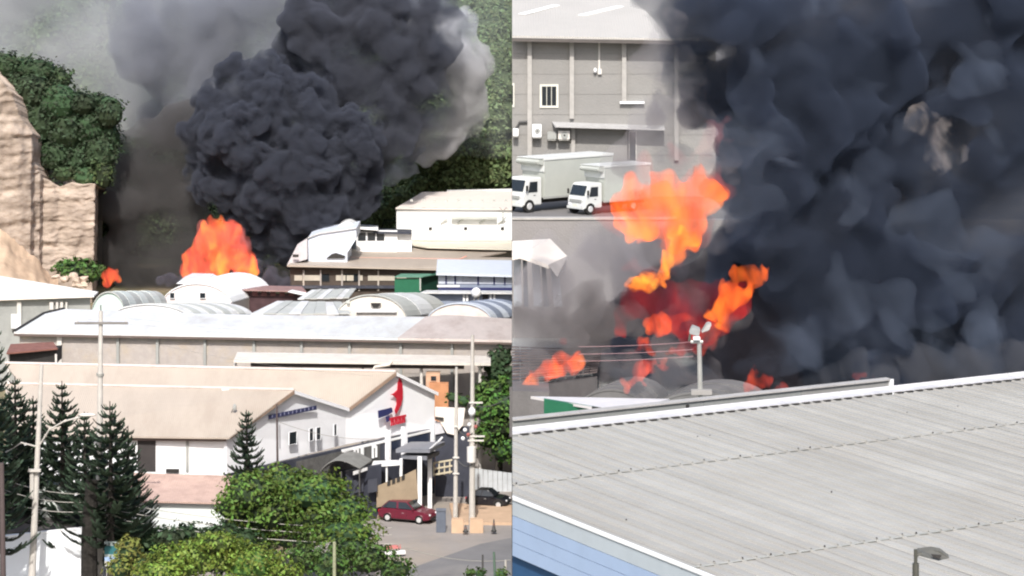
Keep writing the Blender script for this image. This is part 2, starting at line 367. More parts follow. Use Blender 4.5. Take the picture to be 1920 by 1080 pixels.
# ------------------------------------------------------------------ building helpers
def roof(p, name, m, parent, th=.12, clip=None):           # slab under 3..n top points
    return MB().prism([Vector(q) for q in p], (0,0,-th)).build(name, m, parent, clip=clip)
def wall(a, b, zt, zb, m, parent, th=.2, name='wall', clip=None, ztb=None):
    a, b = Vector(a), Vector(b); d = (b-a); d.z = 0; n = V(d.y, -d.x, 0).normalized()*-th; ztb = zt if ztb is None else ztb
    return MB().prism([V(a.x,a.y,zb), V(b.x,b.y,zb), V(b.x,b.y,ztb), V(a.x,a.y,zt)], n).build(name, m, parent, clip=clip)
def plane_of(a, b):
    d = Vector(b)-Vector(a); d.z = 0; n = V(d.y, -d.x, 0).normalized(); return (Vector(a), n)
def panel(pl, poly, out, th, name, m, parent, clip=None):    # flat piece standing `out` metres proud of a vertical plane
    p0, n = pl; pts = [PL(u, v, p0, n) + n*out for u, v in poly]
    return MB().prism(pts, n*th).build(name, m, parent, clip=clip)
def rect(u0, v0, u1, v1, sl=0): w = u1-u0; return [(u0, v0), (u1, v0+sl*w), (u1, v1+sl*w), (u0, v1)]
def window(pl, u0, v0, u1, v1, parent, frame=M_white, fw=1.6, sl=0, glass=None, mull=0):
    fr = MB(); p0, n = pl; q = lambda u, v, o: PL(u, v, p0, n) + n*o
    for (a, b, c_, d) in ((u0-fw,v0-fw,u1+fw,v0),(u0-fw,v1,u1+fw,v1+fw),(u0-fw,v0,u0,v1),(u1,v0,u1+fw,v1)):
        fr.prism([q(x, y, .0) for x, y in rect(a,b,c_,d,sl)], n*.10)
    for k in range(mull):
        x = u0 + (u1-u0)*(k+1)/(mull+1); fr.prism([q(a_, b_, .03) for a_, b_ in rect(x-.5,v0,x+.5,v1,sl)], n*.05)
    w = fr.build('window', frame, parent)
    pn = MB().prism([q(x, y, .02) for x, y in rect(u0,v0,u1,v1,sl)], n*.03); g = pn.build('pane', glass or M_glass, w)
    return w
def vault(name, label, a, b, rise, vec, m, strips=None, m2=None, zb=ZG, n=14, mfront=None, group=None, clip=None, th=.12, fwall=True, over=0.0):
    """barrel roof: arch from a to b, pushed along vec"""
    a, b, vec = Vector(a), Vector(b), Vector(vec); t = thing(name, label, 'building', (a.x+b.x)/2 and ((a.x+b.x)/2, (a.y+b.y)/2, zb), group)
    arc = []
    for i in range(n+1):
        x = i/n; th_ = math.pi*x; arc.append(a.lerp(b, .5 - .5*math.cos(th_*.86+.07*math.pi)/math.cos(.07*math.pi)) + V(0,0, rise*(math.sin(th_*.86+.07*math.pi)-math.sin(.07*math.pi))/(1-math.sin(.07*math.pi))))
    k = strips or 1
    for s_ in range(k):
        f0, f1 = s_/k, (s_+1)/k; mb = MB(); e = .02
        up = (.05 if s_ % 2 else 0)
        for i in range(n):
            mb.prism([arc[i]+vec*f0+V(0,0,up), arc[i+1]+vec*f0+V(0,0,up), arc[i+1]+vec*(f1-.003)+V(0,0,up), arc[i]+vec*(f1-.003)+V(0,0,up)], (0,0,-th))
        mb.build('roof_sheet', (m2 if (s_ % 2 and m2) else m), t, clip=clip, smooth=False)
    fr = MB(); fr.prism([V(a.x,a.y,zb)] + [p + vec*.01 - V(0,0,th+.02) for p in arc] + [V(b.x,b.y,zb)], vec.normalized()*.2); fr.build('end_wall', mfront or M_white, t, clip=clip)
    fr = MB(); fr.prism([V(a.x,a.y,zb)+vec] + [p + vec*.985 - V(0,0,th+.02) for p in arc] + [V(b.x,b.y,zb)+vec], vec.normalized()*-.2); fr.build('end_wall', mfront or M_white, t, clip=clip)
    sw = MB(); sw.prism([V(b.x,b.y,zb), V(b.x,b.y,b.z-.15), V(b.x,b.y,b.z-.15)+vec*.98, V(b.x,b.y,zb)+vec*.98], (a-b).normalized()*.2); sw.prism([V(a.x,a.y,zb), V(a.x,a.y,a.z-.15), V(a.x,a.y,a.z-.15)+vec*.98, V(a.x,a.y,zb)+vec*.98], (b-a).normalized()*.2)
    sw.build('side_walls', M_conc, t, clip=clip)
    return t, arc

# ------------------------------------------------------------------ white warehouse, top right of the left place
t = thing('warehouse', 'big white warehouse under the wooded slope with a row of small vents', 'building', (P(850,450,360).x, 366, ZG))
A = P(742,390,360); B = P(966,392,360); A2 = P(792,360,372); B2 = P(966,357,374)
roof([A+V(0,-.4,.05), B+V(0,-.4,.05), B2, A2], 'roof', mat('pale_pink_sheet', (.78,.71,.67), .65, .05, .5), t, .15, 'L')
wall(A+V(.1,0,0), B, A.z-.14, ZG, M_white, t, clip='L', name='wall'); wall(A2+V(-.2,6,0), A+V(.1,.25,0), A.z-.2, ZG, M_white, t, name='wall')
MB().prism([P(838,357,373.5), P(966,354,373.5), P(966,360,373.5), P(838,362,373.5)], (0,.6,0)).build('ridge_cap', M_roofw, t, clip='L')
pl = plane_of(A, B)
panel(pl, rect(742,449,966,452), .02, .08, 'base_trim', M_roofg, t, 'L')
for u in (807,873,942): panel(pl, rect(u-3,426,u+3,431), .0, .15, 'vent', M_dark, t)
c_ = MB(); p0, n_ = pl
c_.prism([PL(x,y,p0,n_)+n_*.1 for x, y in rect(846,406,932,410)], n_*.8)
c_.build('canopy_beam', M_roofg, t)
for u in (826,858,899,934): MB().tube([PL(u,419,p0,n_)+n_*.08, PL(u+13,409,p0,n_)+n_*.5], .12, 6).build('bracket_shadow', M_roofg, t)  # grey struts stand in for the diagonal bracket shadows
for u in range(770, 950, 22): panel(pl, rect(u, 372, u+5, 376), 1.2, .1, 'ridge_clip', M_roofg, t)
an = thing('antenna', 'thin forked antenna on the white warehouse wall', 'antenna', P(943,412,358.6))
MB().tube([P(943,412,358.6), P(943,395,358.6)], .06, 6).tube([P(943,395,358.6), P(936,389,358.6)], .05, 6).tube([P(943,395,358.6), P(950,389,358.6)], .05, 6).build('mast', M_lampg, an)

# ------------------------------------------------------------------ long tan-roofed workshop
t = thing('workshop', 'long low workshop with a wide tan roof and dark windowed front', 'building', (P(700,500,330).x, 338, ZG))
e0, e1 = P(538,497,330), P(818,504,330)
r0, r1 = P(560,484,340), P(665,479,343); 
roof([e0, e1, P(962,494,333), P(962,483,344), r1, r0], 'roof', M_rooft, t, .2, 'L')
roof([P(650,484,342), P(878,486,342), P(962,470,352), P(962,452,366), P(668,451,364)], 'upper_roof', M_rooft, t, .15, 'L')
MB().tube([P(640,483,341.5), P(862,486,341.5), P(875,480,341.8)], .08, 6).build('gutter', mat('coral_gutter', (.6,.28,.22), .6), t)
roof([P(716,452,363), P(800,464,352), P(962,468,350), P(962,448,364), P(770,447,364)], 'back_roof', mat('pale_cream_sheet', (.66,.62,.52), .6, .08, .5), t, .1, 'L')
pl = plane_of(e0 + V(0,1.2,0), e1 + V(0,1.2,0))
wall(e0+V(.3,1.2,0), e1+V(0,1.2,0), e0.z-.3, ZG, mat('dark_brown_wall', (.075,.06,.05), .85, .2, 1), t, ztb=e1.z-.3)
for (a_, b_) in ((552,567),(570,602),(630,648),(650,663),(672,680),(690,740),(744,762)): panel(pl, rect(a_,516,b_,526), 0, .12, 'window_panel', mat('pale_window_board', (.45,.42,.36), .8), t)
for a_ in (604,643,660): window(pl, a_, 514, a_+13, 527, t, M_dark, .8)
panel(pl, rect(520,535,800,540), .02, .5, 'sill_beam', M_char, t)
for u in (568,600,640,672,708): panel(pl, rect(u,506,u+3,545), .0, .25, 'post', M_conc, t)
# green shed
t = thing('green_shed', 'dark green sheet metal shed in front of the brown workshop', 'shed', P(780,560,322))
a = P(740,522,322); b = P(790,522,322); c = P(822,517,328)
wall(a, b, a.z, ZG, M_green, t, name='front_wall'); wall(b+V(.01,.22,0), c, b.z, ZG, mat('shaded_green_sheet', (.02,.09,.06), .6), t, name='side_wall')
roof([a+V(0,-.3,.25), b+V(.2,-.3,.25), c+V(.2,0,.25), P(752,513,328)], 'roof', mat('mint_roof', (.12,.28,.20), .6), t, .1)
MB().tube([P(788,520,321.9), P(788,545,321.9)], .1, 6).build('downpipe', M_roofg, t)
# blue office
t = thing('office_building', 'pale blue roofed office with a blue grey front and small dark window', 'building', (P(890,520,316).x, 322, ZG))
a, b = P(818,512,314), P(966,516,314)
roof([a, b, P(966,488,326), P(820,486,328)], 'roof', M_bluew, t, .25, 'L')
pl = plane_of(a+V(0,1,0), b+V(0,1,0)); wall(a+V(.3,1,0), b+V(0,1,0), a.z-.3, ZG, M_blueg, t, clip='L', ztb=b.z-.3)
panel(pl, rect(822,517,964,532), .0, .1, 'window_band', mat('pale_shutters', (.52,.56,.64), .6), t, 'L')
for u in (835,852,895,925,945): panel(pl, rect(u,516,u+3,533), .1, .08, 'mullion', M_navy, t)
window(pl, 868, 518, 880, 527, t, M_dark, .6); panel(pl, rect(820,534,862,538), .12, .1, 'sill', M_white, t)
panel(pl, rect(822,539,964,544), .1, .6, 'canopy', M_navy, t, 'L')
# pale blue box building and dark glazed pavilion
t = thing('box_building', 'pale blue boxy building at the edge of the black smoke', 'building', (P(622,470,338).x, 341, ZG))
pl = plane_of(P(577,470,336), P(668,470,336)); p0, n_ = pl
MB().prism([PL(u, v, p0, n_) for u, v in ((577,446),(600,438),(668,428),(668,448),(651,474),(651,500),(577,500))], (0,9,0)).build('wall', M_bluew, t)
roof([P(577,445,335.7), P(600,437,335.7), P(668,427,335.7), P(668,423,346), P(607,431,346)], 'roof', M_roofw, t, .1)
panel(pl, [(622,476),(630,474),(648,480),(645,484),(612,484)], 0, .3, 'dark_opening', M_dark, t)
t2 = thing('lean_to', 'grey sloping lean-to roof left of the pale blue box', 'building', (P(560,490,334).x, 336, ZG))
MB().prism([P(538,497,333), P(576,486,333.5), P(576,447,334.5), P(558,458,334.5)], (0,4,-.2)).build('roof', mat('dusty_grey_sheet', (.42,.40,.41), .7), t2)
panel(plane_of(P(500,480,332.6), P(600,480,332.6)), rect(549,477,560,482), 0, .2, 'vent', M_dark, t2)
t3 = thing('barrel_skylight', 'small white barrel roof on top of the pale blue box', 'skylight', P(652,424,342))
mb = MB(); arc = [P(634 + 34*i/8, 424 - 8*math.sin(math.pi*i/8), 342) for i in range(9)]; mb.prism(arc + [P(668,428,342), P(634,430,342)], (0,4,0)); mb.build('roof', M_roofw, t3)
t = thing('pavilion', 'flat roofed pavilion with dark openings above the tan roof', 'building', (P(710,440,350).x, 352, ZG))
pl = plane_of(P(668,440,350), P(760,440,350))
wall(P(668,440,350), P(745,440,350), P(0,432,350).z, ZG, M_white, t); roof([P(666,425,349), P(709,428,349), P(709,423,355), P(666,420,355)], 'roof', M_white, t, .3)
panel(pl, rect(669,429,706,434), .02, .15, 'lintel', M_dark, t)
for a_ in (672,690,707): window(pl, a_, 437, a_+13, 450, t, M_char, .8)
roof([P(700,434,349.5), P(772,436,349.5), P(772,430,356), P(700,428,356)], 'side_roof', M_char, t, .25)
wall(P(745,440,350.5), P(772,440,350.5), P(0,437,350).z, ZG, M_white, t)

# ------------------------------------------------------------------ burning shed
t = thing('burning_shed', 'low flat shed roof tinted red for firelight beside the fireball', 'shed', (P(490,560,306).x, 309, ZG))
a, b = P(392,541,304), P(574,546,304)
roof([a, b, P(566,537,313), P(400,533,313)], 'roof', mat('firelit_sheet', (.30,.19,.18), .7, .2, .6), t, .15)  # red firelight is put into the roof, wall and shutter colours
wall(a+V(0,1,0), b+V(0,1,0), a.z-.5, ZG, mat('firelit_wall', (.07,.04,.045), .85, .3, 1), t, ztb=b.z-.5)
pl = plane_of(a+V(0,1,0), b+V(0,1,0))
for u in range(405, 560, 17): panel(pl, rect(u,546,u+10,555), 0, .1, 'shutter', mat('firelit_shutter', (.16,.07,.07), .8, .2, 1), t)
roof([P(540,546,302), P(572,553,302), P(576,549,304), P(548,543,304)], 'corner_sheet', M_white, t, .1)
# grey low pitched roofs
for nm, lb, q, m_ in (('shed','small grey pitched shed roof behind the big white arch',[P(558,560,290),P(655,558,290),P(668,541,302),P(585,543,302)],M_roofg),
                      ('shed','flat pale grey shed roof left of the big white arch',[P(470,588,262),P(660,588,262),P(640,566,276),P(520,564,276)],M_roofg)):
    t = thing(nm, lb, 'shed', (q[0].x*.5+q[1].x*.5, q[0].y+2, ZG)); k = 8
    for i in range(k):
        f0, f1 = i/k, (i+1)/k - .004
        roof([q[0].lerp(q[1],f0)+V(0,0,.04*(i%2)), q[0].lerp(q[1],f1)+V(0,0,.04*(i%2)), q[3].lerp(q[2],f1)+V(0,0,.04*(i%2)), q[3].lerp(q[2],f0)+V(0,0,.04*(i%2))], 'roof_sheet', m_ if i%3 else M_roofw, t, .12)
    wall(q[0]+V(.2,.5,0), q[1]+V(-.2,.5,0), q[0].z-.3, ZG, M_conc, t, ztb=q[1].z-.3)
# vaulted halls
vault('vaulted_hall', 'greenish barrel roofed hall with its arched end towards the yard, below the small fire', P(172,580,272), P(232,577,272), 1.75, P(316,574,292)-P(232,577,272), M_roofg, 7, M_roofgreen, mfront=mat('mint_end', (.50,.60,.57), .6), group='barrel roofed halls')
tv, arc = vault('vaulted_hall', 'white arched hall with two small square windows under the fireball', P(303,566,298), P(434,566,298), 2.1, V(3,16,-.8), M_white, 2, mfront=mat('pinkish_white_end', (.78,.70,.69), .7), group='barrel roofed halls')
pl = plane_of(P(303,566,298.0), P(434,566,298.0))
window(pl, 319, 549, 327, 559, tv, M_white, .8); window(pl, 375, 549, 385, 559, tv, M_white, .8)
MB().prism([P(330,532,303), P(398,534,303), P(385,526,303), P(345,525,303)], (0,8,-.2)).build('ridge_lantern', M_roofw, tv)
vault('vaulted_hall', 'pale barrel roofed hall with green striped skylight sheets, left of centre', P(205,592,257), P(352,592,257), 1.15, P(474,588,272)-P(352,592,257), M_roofw, 9, M_roofg, mfront=M_white, group='barrel roofed halls')
tv, arc = vault('vaulted_hall', 'largest pale arched hall beside the green shed, with a dark mark on its end wall', P(628,592,266), P(762,592,266), 2.15, P(842,586,284)-P(762,592,266), M_roofg, 3, M_roofw, mfront=mat('cream_end', (.72,.68,.63), .7), group='barrel roofed halls')
pl = plane_of(P(628,592,266), P(762,592,266))
panel(pl, [(695,568),(715,568),(708,576),(700,576)], 0, .3, 'fan', M_dark, tv); panel(pl, rect(650,563,656,568), 0, .3, 'vent', M_roofg, tv); panel(pl, rect(668,579,744,585), 0, .25, 'ledge', M_white, tv)
vault('vaulted_hall', 'blue striped barrel roofed hall in front of the blue office', P(800,598,262), P(922,598,262), 1.6, P(988,590,276)-P(922,598,262), M_bluew, 6, M_blueg, mfront=mat('pinkish_white_end2', (.74,.67,.64), .7), group='barrel roofed halls', clip='L')
# white round tank and fittings
t = thing('water_tank', 'white round water tank on a stand behind the blue striped roof', 'water tank', P(893,575,290))
MB().ball(P(893,549,290), (.55,.55,.58), 14, 10).build('tank', M_white, t, smooth=True)
MB().tube([P(889,556,290), P(889,575,290)], .06, 6).tube([P(897,556,290), P(897,575,290)], .06, 6).build('stand', M_lampg, t)
t = thing('low_block', 'low grey block with white posts behind the blue striped roof', 'building', (P(890,570,296).x,297,ZG))
wall(P(790,548,296), P(960,550,296), P(0,549,296).z, ZG, M_blueg, t); roof([P(788,548,295), P(960,549,295), P(960,545,300), P(800,544,300)], 'roof', M_roofw, t, .15)
pl = plane_of(P(790,548,296), P(960,550,296))
for u in (868,874,918,925): panel(pl, rect(u,552,u+4,566), 0, .4, 'post', M_white, t)
panel(pl, rect(905,553,915,562), 0, .2, 'vent', M_dark, t)

# ------------------------------------------------------------------ left grey warehouse
t = thing('warehouse', 'grey walled warehouse with a bright white sloping roof at the left', 'building', (P(60,560,276).x, 282, ZG))
a, b = P(-40,561,274), P(176,554,278)
roof([a, b, P(184,547,288), P(-40,511,291)], 'roof', mat('bright_white_sheet', (.80,.79,.75), .6, .03, .6), t, .18)
wall(a+V(0,.8,0), b+V(-.5,.8,0), a.z-.35, ZG, M_conc2, t, ztb=b.z-.35)
pl = plane_of(a+V(0,.8,0), b+V(0,.8,0))
panel(pl, rect(31,565,39,625), 0, .3, 'pilaster', M_pil, t); panel(pl, rect(20,588,38,615), .3, .06, 'door', M_white, t)
for u, w_ in ((92,7),(104,4),(112,5),(122,3)): panel(pl, rect(u,566,u+w_,580), 0, .35, 'post', M_pil, t)

# ------------------------------------------------------------------ long middle warehouse
t = thing('long_warehouse', 'long low warehouse with a white roof and a bayed concrete wall across the yard', 'building', (P(500,640,236).x, 242, ZG))
e = lambda u: P(u, 622 + (u-30)*.0172, 237.5 - (u-30)*.0055)
A, B, Cc = e(26), e(745), e(970)
roof([A, B, P(798,594,252), P(400,589,254), P(120,579,254), P(82,588,249)], 'white_roof', M_roofw, t, .18)
roof([B+V(.01,0,.03), Cc, P(970,598,254), P(835,590,254), P(798,594,252)+V(.01,0,.03)], 'pink_roof', M_roofp, t, .2, 'L')
MB().tube([A, P(82,588,249), P(120,579,254)], .16, 6).build('verge', M_dark, t)
wa, wb = e(34)+V(0,.7,0), e(966)+V(0,.7,0); pl = plane_of(wa, wb)
wall(wa, wb, wa.z-.35, ZG, M_conc, t, clip='L', ztb=wb.z-.35)
# eave fascia
MB().prism([A+V(0,-.02,-.20), Cc+V(0,-.02,-.20), Cc+V(0,-.02,-.38), A+V(0,-.02,-.38)], (0,.15,0)).build('fascia', mat('brown_fascia', (.13,.10,.09), .7), t, clip='L')
bays = [34,113,222,296,385,477,566,656,752,848,966]
M_block = mat('block_infill', (.40,.365,.345), .92, .10, 1.6, bump=.4, col2=(.42,.36,.29), amt2=.35)
for i in range(len(bays)-1):
    p0, n_ = pl; panel(pl, rect(bays[i]+5, 636+.017*(bays[i]), bays[i+1]-4, 700, .008), 0, .03, 'block_panel', M_block, t, 'L')
for i, u in enumerate(bays[1:-1]):
    panel(pl, rect(u-(5 if i == 0 else 2.5), 629+.015*u, u+(4 if i == 0 else 2.5), 742), .03, .22, 'pilaster', M_pil if i % 2 == 0 and i < 1 else M_conc2, t)
# front canopy
t = thing('loading_canopy', 'long pale loading canopy with deep shade under it, in front of the long warehouse', 'canopy', (P(680,690,231).x, 232, ZG))
roof([P(438,675,227.5), P(920,681,227.5), P(920,667,231.5), P(445,660,231.8)], 'roof', mat('pale_canopy_sheet', (.66,.62,.57), .7, .1, 1, wave=('X',2)), t, .22)
MB().prism([P(470,677,228), P(870,683,228), P(870,692,228), P(470,688,228)], (0,3.2,0)).build('soffit_shade_block', mat('canopy_shade', (.06,.05,.045), .9), t)  # dark block stands in for the shade under the canopy
for u in (441,560,680,790,900): MB().tube([P(u,678,228.5), V(P(u,0,228.5).x, 228.5, ZG)], .14, 8).build('post', M_pil, t)
MB().tube([P(735,678,227), P(730,684,226.6), P(703,688,226.4), P(699,695,226.4), P(699,700,226.4)], .12, 8).build('drainpipe', mat('cream_pipe', (.7,.64,.56), .5), t)
# dark red canopy at left
t = thing('rust_canopy', 'dark red canopy over a black opening at the left end of the long warehouse', 'canopy', (P(60,670,232).x, 233, ZG))
roof([P(12,662,230), P(108,653,232), P(100,641,236), P(20,645,236)], 'roof', M_brown, t, .12)
MB().prism([P(14,664,231), P(107,655,232.5), P(107,680,232.5), P(14,680,231)], (0,2.5,0)).build('dark_opening', M_dark, t)
for u in (16, 105): MB().tube([P(u,664,231), V(P(u,0,231).x, 231, ZG)], .1, 6).build('post', M_pil, t)

# ------------------------------------------------------------------ gabled showroom
t = thing('gabled_showroom', 'white twin gabled building with tan roofs, a red bird emblem and charcoal ground floor', 'building', (P(640,800,216).x, 214, ZG))
Zv = 4.0
C0, C1, C2 = PZ(425,815,Zv), PZ(648,764,Zv), P(815,735,223.4)
m1 = (C0+C1)*.5; m2 = (C1+C2)*.5; dn = (C2-C0); dn.z = 0; nrm = V(dn.y, -dn.x, 0).normalized(); pl = (C0.copy(), nrm)
K1 = PL(545,731,*pl); K2 = PL(736,697,*pl); K1b = PL(548,731,*pl)
E0 = P(10,815,C0.y+.3); Rg1 = P(10,720,K1.y+2.6); Vl = V(E0.x, C1.y+1.5, C1.z); Rg2 = P(10,682,K2.y+3.5); Bk = V(E0.x, Rg2.y+8, Zv-1.5)
ov = nrm*.35
def strip_roof(p0, p1, p2, p3, n, nm, m_, par, lift=.03):
    for i in range(n):
        f0, f1 = i/n, (i+1)/n - .0012; z = V(0,0,lift*(i % 2))
        roof([p0.lerp(p1,f0)+z, p0.lerp(p1,f1)+z, p3.lerp(p2,f1)+z, p3.lerp(p2,f0)+z], nm, m_, par, .12)
strip_roof(E0, C0+ov+V(0,-.5,-.1), K1+ov, Rg1, 1, 'roof_sheet', M_rooft, t)
roof([Rg1, K1+ov, C1+ov, Vl], 'rear_slope', M_rooft, t, .12)
strip_roof(Vl+V(0,.02,.01), C1+ov+V(0,0,.01), K2+ov, Rg2, 1, 'roof_sheet', M_rooft, t)
roof([Rg2, K2+ov, C2+ov, Bk], 'rear_slope', M_rooft, t, .12)
MB().tube([Rg1+V(0,0,.06), K1+ov+V(0,0,.06)], .12, 6).build('ridge_cap', M_roofp, t)
MB().tube([Rg2+V(0,0,.06), K2+ov+V(0,0,.06)], .14, 6).build('ridge_cap', M_roofp, t)
# facade: one body per gable
zf = 1.0
G = MB().prism([V(C0.x,C0.y,zf), V(C1.x,C1.y,zf)-nrm*0, C1-V(0,0,.1), K1-V(0,0,.1), C0-V(0,0,.1)], -nrm*.3).build('gable_wall', M_facade, t)
G = MB().prism([V(C1.x,C1.y,zf), V(C2.x,C2.y,zf), C2-V(0,0,.1), K2-V(0,0,.1), C1-V(0,0,.1)], -nrm*.3 ).build('gable_wall', M_facade, t)
for a_, b_ in ((C0,K1),(K1,C1),(C1,K2),(K2,C2)): MB().prism([a_+ov, b_+ov, b_+ov+V(0,0,-.28), a_+ov+V(0,0,-.28)], nrm*.08).build('barge_board', M_facade if a_ is K1 or a_ is K2 else mat('brown_barge', (.30,.22,.17), .7), t)
S0 = V(E0.x, C0.y+.6, 0); wall(S0, V(C0.x-.05, C0.y+.3, 0), Zv-.35, ZG, M_white, t, name='side_wall')
MB().prism([E0+V(0,.1,-.13), C0+V(0,-.35,-.23), C0+V(0,-.35,-.45), E0+V(0,.1,-.38)], (0,.1,0)).build('fascia', mat('brown_fascia', (.13,.10,.09), .7), t)
pls = plane_of(S0, V(C0.x, C0.y+.3, 0))
panel(pls, rect(258,816,292,884), 0, .05, 'dark_bay', mat('dark_louvre', (.05,.045,.045), .8), t)
panel(pls, rect(349,819,354,884), 0, .12, 'column', M_conc2, t); panel(pls, rect(312,879,336,885), 0, .25, 'vent', M_dark, t)
# charcoal lower storey
MB().prism([V(C0.x,C0.y,ZG), V(C2.x,C2.y,ZG), V(C2.x,C2.y,zf-.01), V(C0.x,C0.y,zf-.01)], -nrm*.28).build('lower_wall', M_char, t)
plf = (C0+nrm*.0, nrm)
for (a_,b_,c_,d_,m_) in ((541,811,555,834,0),(579,804,586,827,0),(592,802,600,825,0),(625,796,630,817,0)):
    window(pl, a_, b_, c_, d_, t, M_facade, .3, -.2)
for (u, w_) in ((722,5),(752,6),(807,7)): panel(pl, rect(u, 806-(u-722)*.21, u+w_, 862-(u-722)*.2), .0, .35, 'pilaster', M_facade, t)
panel(pl, [(640,848),(812,808),(812,804),(640,843)], .0, .12, 'cornice', M_white, t)
for (a_, b_) in ((731,750),(760,803)): panel(pl, [(a_,822-(a_-731)*.22),(b_,822-(b_-731)*.22),(b_,842-(b_-731)*.12),(a_,844-(a_-731)*.12)], .0, .06, 'dark_glazing', mat('blue_black_glass', (.03,.04,.07), .25, .2, 1), t)
# emblem: red bird, blue and red lettering blocks, white letters
panel(pl, [(748,708),(752,714),(754,730),(754,745),(751,758),(746,768),(741,776),(739,770),(743,757),(743,747),(736,741),(731,740),(738,737),(744,731),(745,718)], .02, .08, 'bird_emblem', M_red, t)
panel(pl, [(708,770),(733,764),(735,772),(726,778),(709,784)], .02, .08, 'blue_lettering', M_navy, t)
panel(pl, [(722,781),(729,779),(729,789),(724,791)], .02, .08, 'blue_lettering', M_navy, t)
for k in range(4): 
    u = 732 + k*7; panel(pl, [(u, 786-k*1.6),(u+5.5, 784.7-k*1.6),(u+5.5,797-k*1.7),(u+3.6,797.4-k*1.7),(u+3.2,791-k*1.6),(u+1.9,791.5-k*1.6),(u+1.9,798-k*1.7),(u,798.5-k*1.7)], .02, .07, 'red_letter', M_red, t)
panel(pl, [(728,784),(760,777),(760,781),(728,788)], .02, .08, 'red_bar', M_red, t)
panel(pl, [(503,778),(592,760),(592,768),(503,786)], .02, .08, 'name_board', mat('navy_board', (.035,.04,.10), .5, .3, 6), t)
for k in range(11):
    u = 508 + k*7.6; v = 777.6-(u-508)*.2; panel(pl, [(u,v),(u+1.3,v-.3),(u+1.3,v+5),(u,v+5.4)], .10, .03, 'board_letter', mat('grey_letter', (.25,.26,.38), .5), t)
MB().tube([PL(519,760,pl[0]+nrm*1,nrm), PL(519,800,pl[0]+nrm*1,nrm)], .05, 6).build('lamp_rod', M_wired, t)
def letter_n(u, v, s_=1):
    return [(u,v),(u+3*s_,v-.5),(u+8*s_,v-1),(u+10*s_,v+2),(u+10*s_,v+22),(u+7*s_,v+22.5),(u+7*s_,v+5),(u+3*s_,v+5),(u+3*s_,v+24),(u,v+24)]
plo = (C0+nrm*.28, nrm)
panel(plo, [(560,866),(716,830),(716,862),(690,872),(560,900)], -.25, .05, 'sign_band', mat('olive_dark', (.10,.10,.10), .8, .3, 2), t)
for u, v, in ((663,839),(697,835)): panel(plo, letter_n(u, v, .9), 0, .08, 'white_letter', M_white, t)
panel(plo, [(676,838),(681,837),(681,858),(676,859)], 0, .08, 'white_letter', M_white, t); panel(plo, [(645,848),(650,847),(650,866),(645,867)], 0, .08, 'white_letter', M_white, t)
# roof fittings
def onroof(u, v, q0, q1, q2):
    n_ = (q1-q0).cross(q2-q0).normalized(); d_ = Vector(((u-960)/F,1,-(v+100)/F)); o_ = V(0,0,HC); return o_ + d_*((q0-o_).dot(n_)/d_.dot(n_)) + V(0,0,.05)
r1_ = lambda u, v: onroof(u, v, E0, C0+V(0,-.5,-.1), Rg1); r2_ = lambda u, v: onroof(u, v, Vl, C1+ov, Rg2)
MB().prism([r2_(140,712), r2_(178,711), r2_(186,702), r2_(158,702)], (0,0,.04)).build('skylight', mat('translucent_sheet', (.80,.76,.66), .4), t)
MB().prism([r2_(592,731), r2_(604,731), r2_(606,728), r2_(596,728)], (0,0,.15)).build('roof_vent', M_conc2, t)
MB().prism([P(415,738,209.4), P(428,738,209.4), P(431,748,209.0), P(417,750,209.0)], (0,.5,.35)).build('roof_vent', M_roofw, t)
d = thing('satellite_dish', 'small grey satellite dish on the tan roof edge', 'satellite dish', P(432,780,206.4))
MB().tube([P(432,780,206.4), P(436,768,206.4)], .03, 6).build('mount', M_wired, d); MB().ball(P(440,764,206.2), (.16,.10,.28), 10, 6).build('dish', M_conc2, d, smooth=True)

# ------------------------------------------------------------------ entrance of the showroom: canopy, columns, stairs, awning
t = thing('entrance_canopy', 'two tier grey entrance canopy on white columns in front of the charcoal wall', 'canopy', (P(790,900,214).x, 214, ZG))
c0 = P(742,842,216); c1 = P(806,842,212.5); c2 = P(834,828,218); c3 = P(770,828,221)
MB().prism([c0,c1,c2,c3], (0,0,-.3)).build('upper_slab', mat('grey_slab', (.24,.25,.28), .7), t)
MB().prism([P(752,853,216)+V(0,0,0), P(800,856,212.8), P(824,846,217), P(775,845,220)], (0,0,-.3)).build('lower_slab', mat('grey_slab', (.24,.25,.28), .7), t)
MB().tube([P(806,842,213), P(822,828,216), P(822,828,216)+V(.3,.5,.25)], .08, 6).build('gutter', M_white, t)
for u, v, D in ((752,860,214.5),(787,856,213.2),(806,850,215.5)): MB().box(V(P(u,v,D).x, D, (P(u,v,D).z+ZG)/2), (.34 if u > 760 else .22, .34, P(u,v,D).z-ZG)).build('column', M_white, t)
t = thing('side_canopy', 'flat white edged canopy left of the entrance columns', 'canopy', (P(725,880,214).x,214,ZG))
MB().prism([P(697,872,214), P(750,868,214), P(752,862,217), P(700,864,217)], (0,0,-.18)).build('slab', M_white, t)
MB().tube([P(697,872,214), P(694,878,214)], .08, 6).build('downpipe', M_white, t)
for u in (700, 725): MB().tube([P(u,872,214.3), V(P(u,0,214.3).x, 214.3, ZG)], .09, 8).build('post', M_white, t)
t = thing('canvas_awning', 'bulging grey canvas awning between the hedge and the charcoal wall', 'awning', (P(640,880,211).x, 211, ZG))
mb = MB(); fr = [P(600+75*i/10, 884 - 24*math.sin(math.pi*(i/10)**.8)*(.8 if i else 1) - i*.6, 210.5) for i in range(11)]
bk = [p + V(.8,3.0,.1) for p in fr]
for i in range(10): mb.prism([fr[i], fr[i+1], bk[i+1], bk[i]], (0,0,-.07))
mb.build('canvas', mat('grey_canvas', (.20,.205,.20), .8, .15, 2), t)
for u in (602,640,674): MB().tube([P(u,884,210.7), V(P(u,0,210.7).x,210.7,ZG)], .06, 6).build('post', M_wired, t)
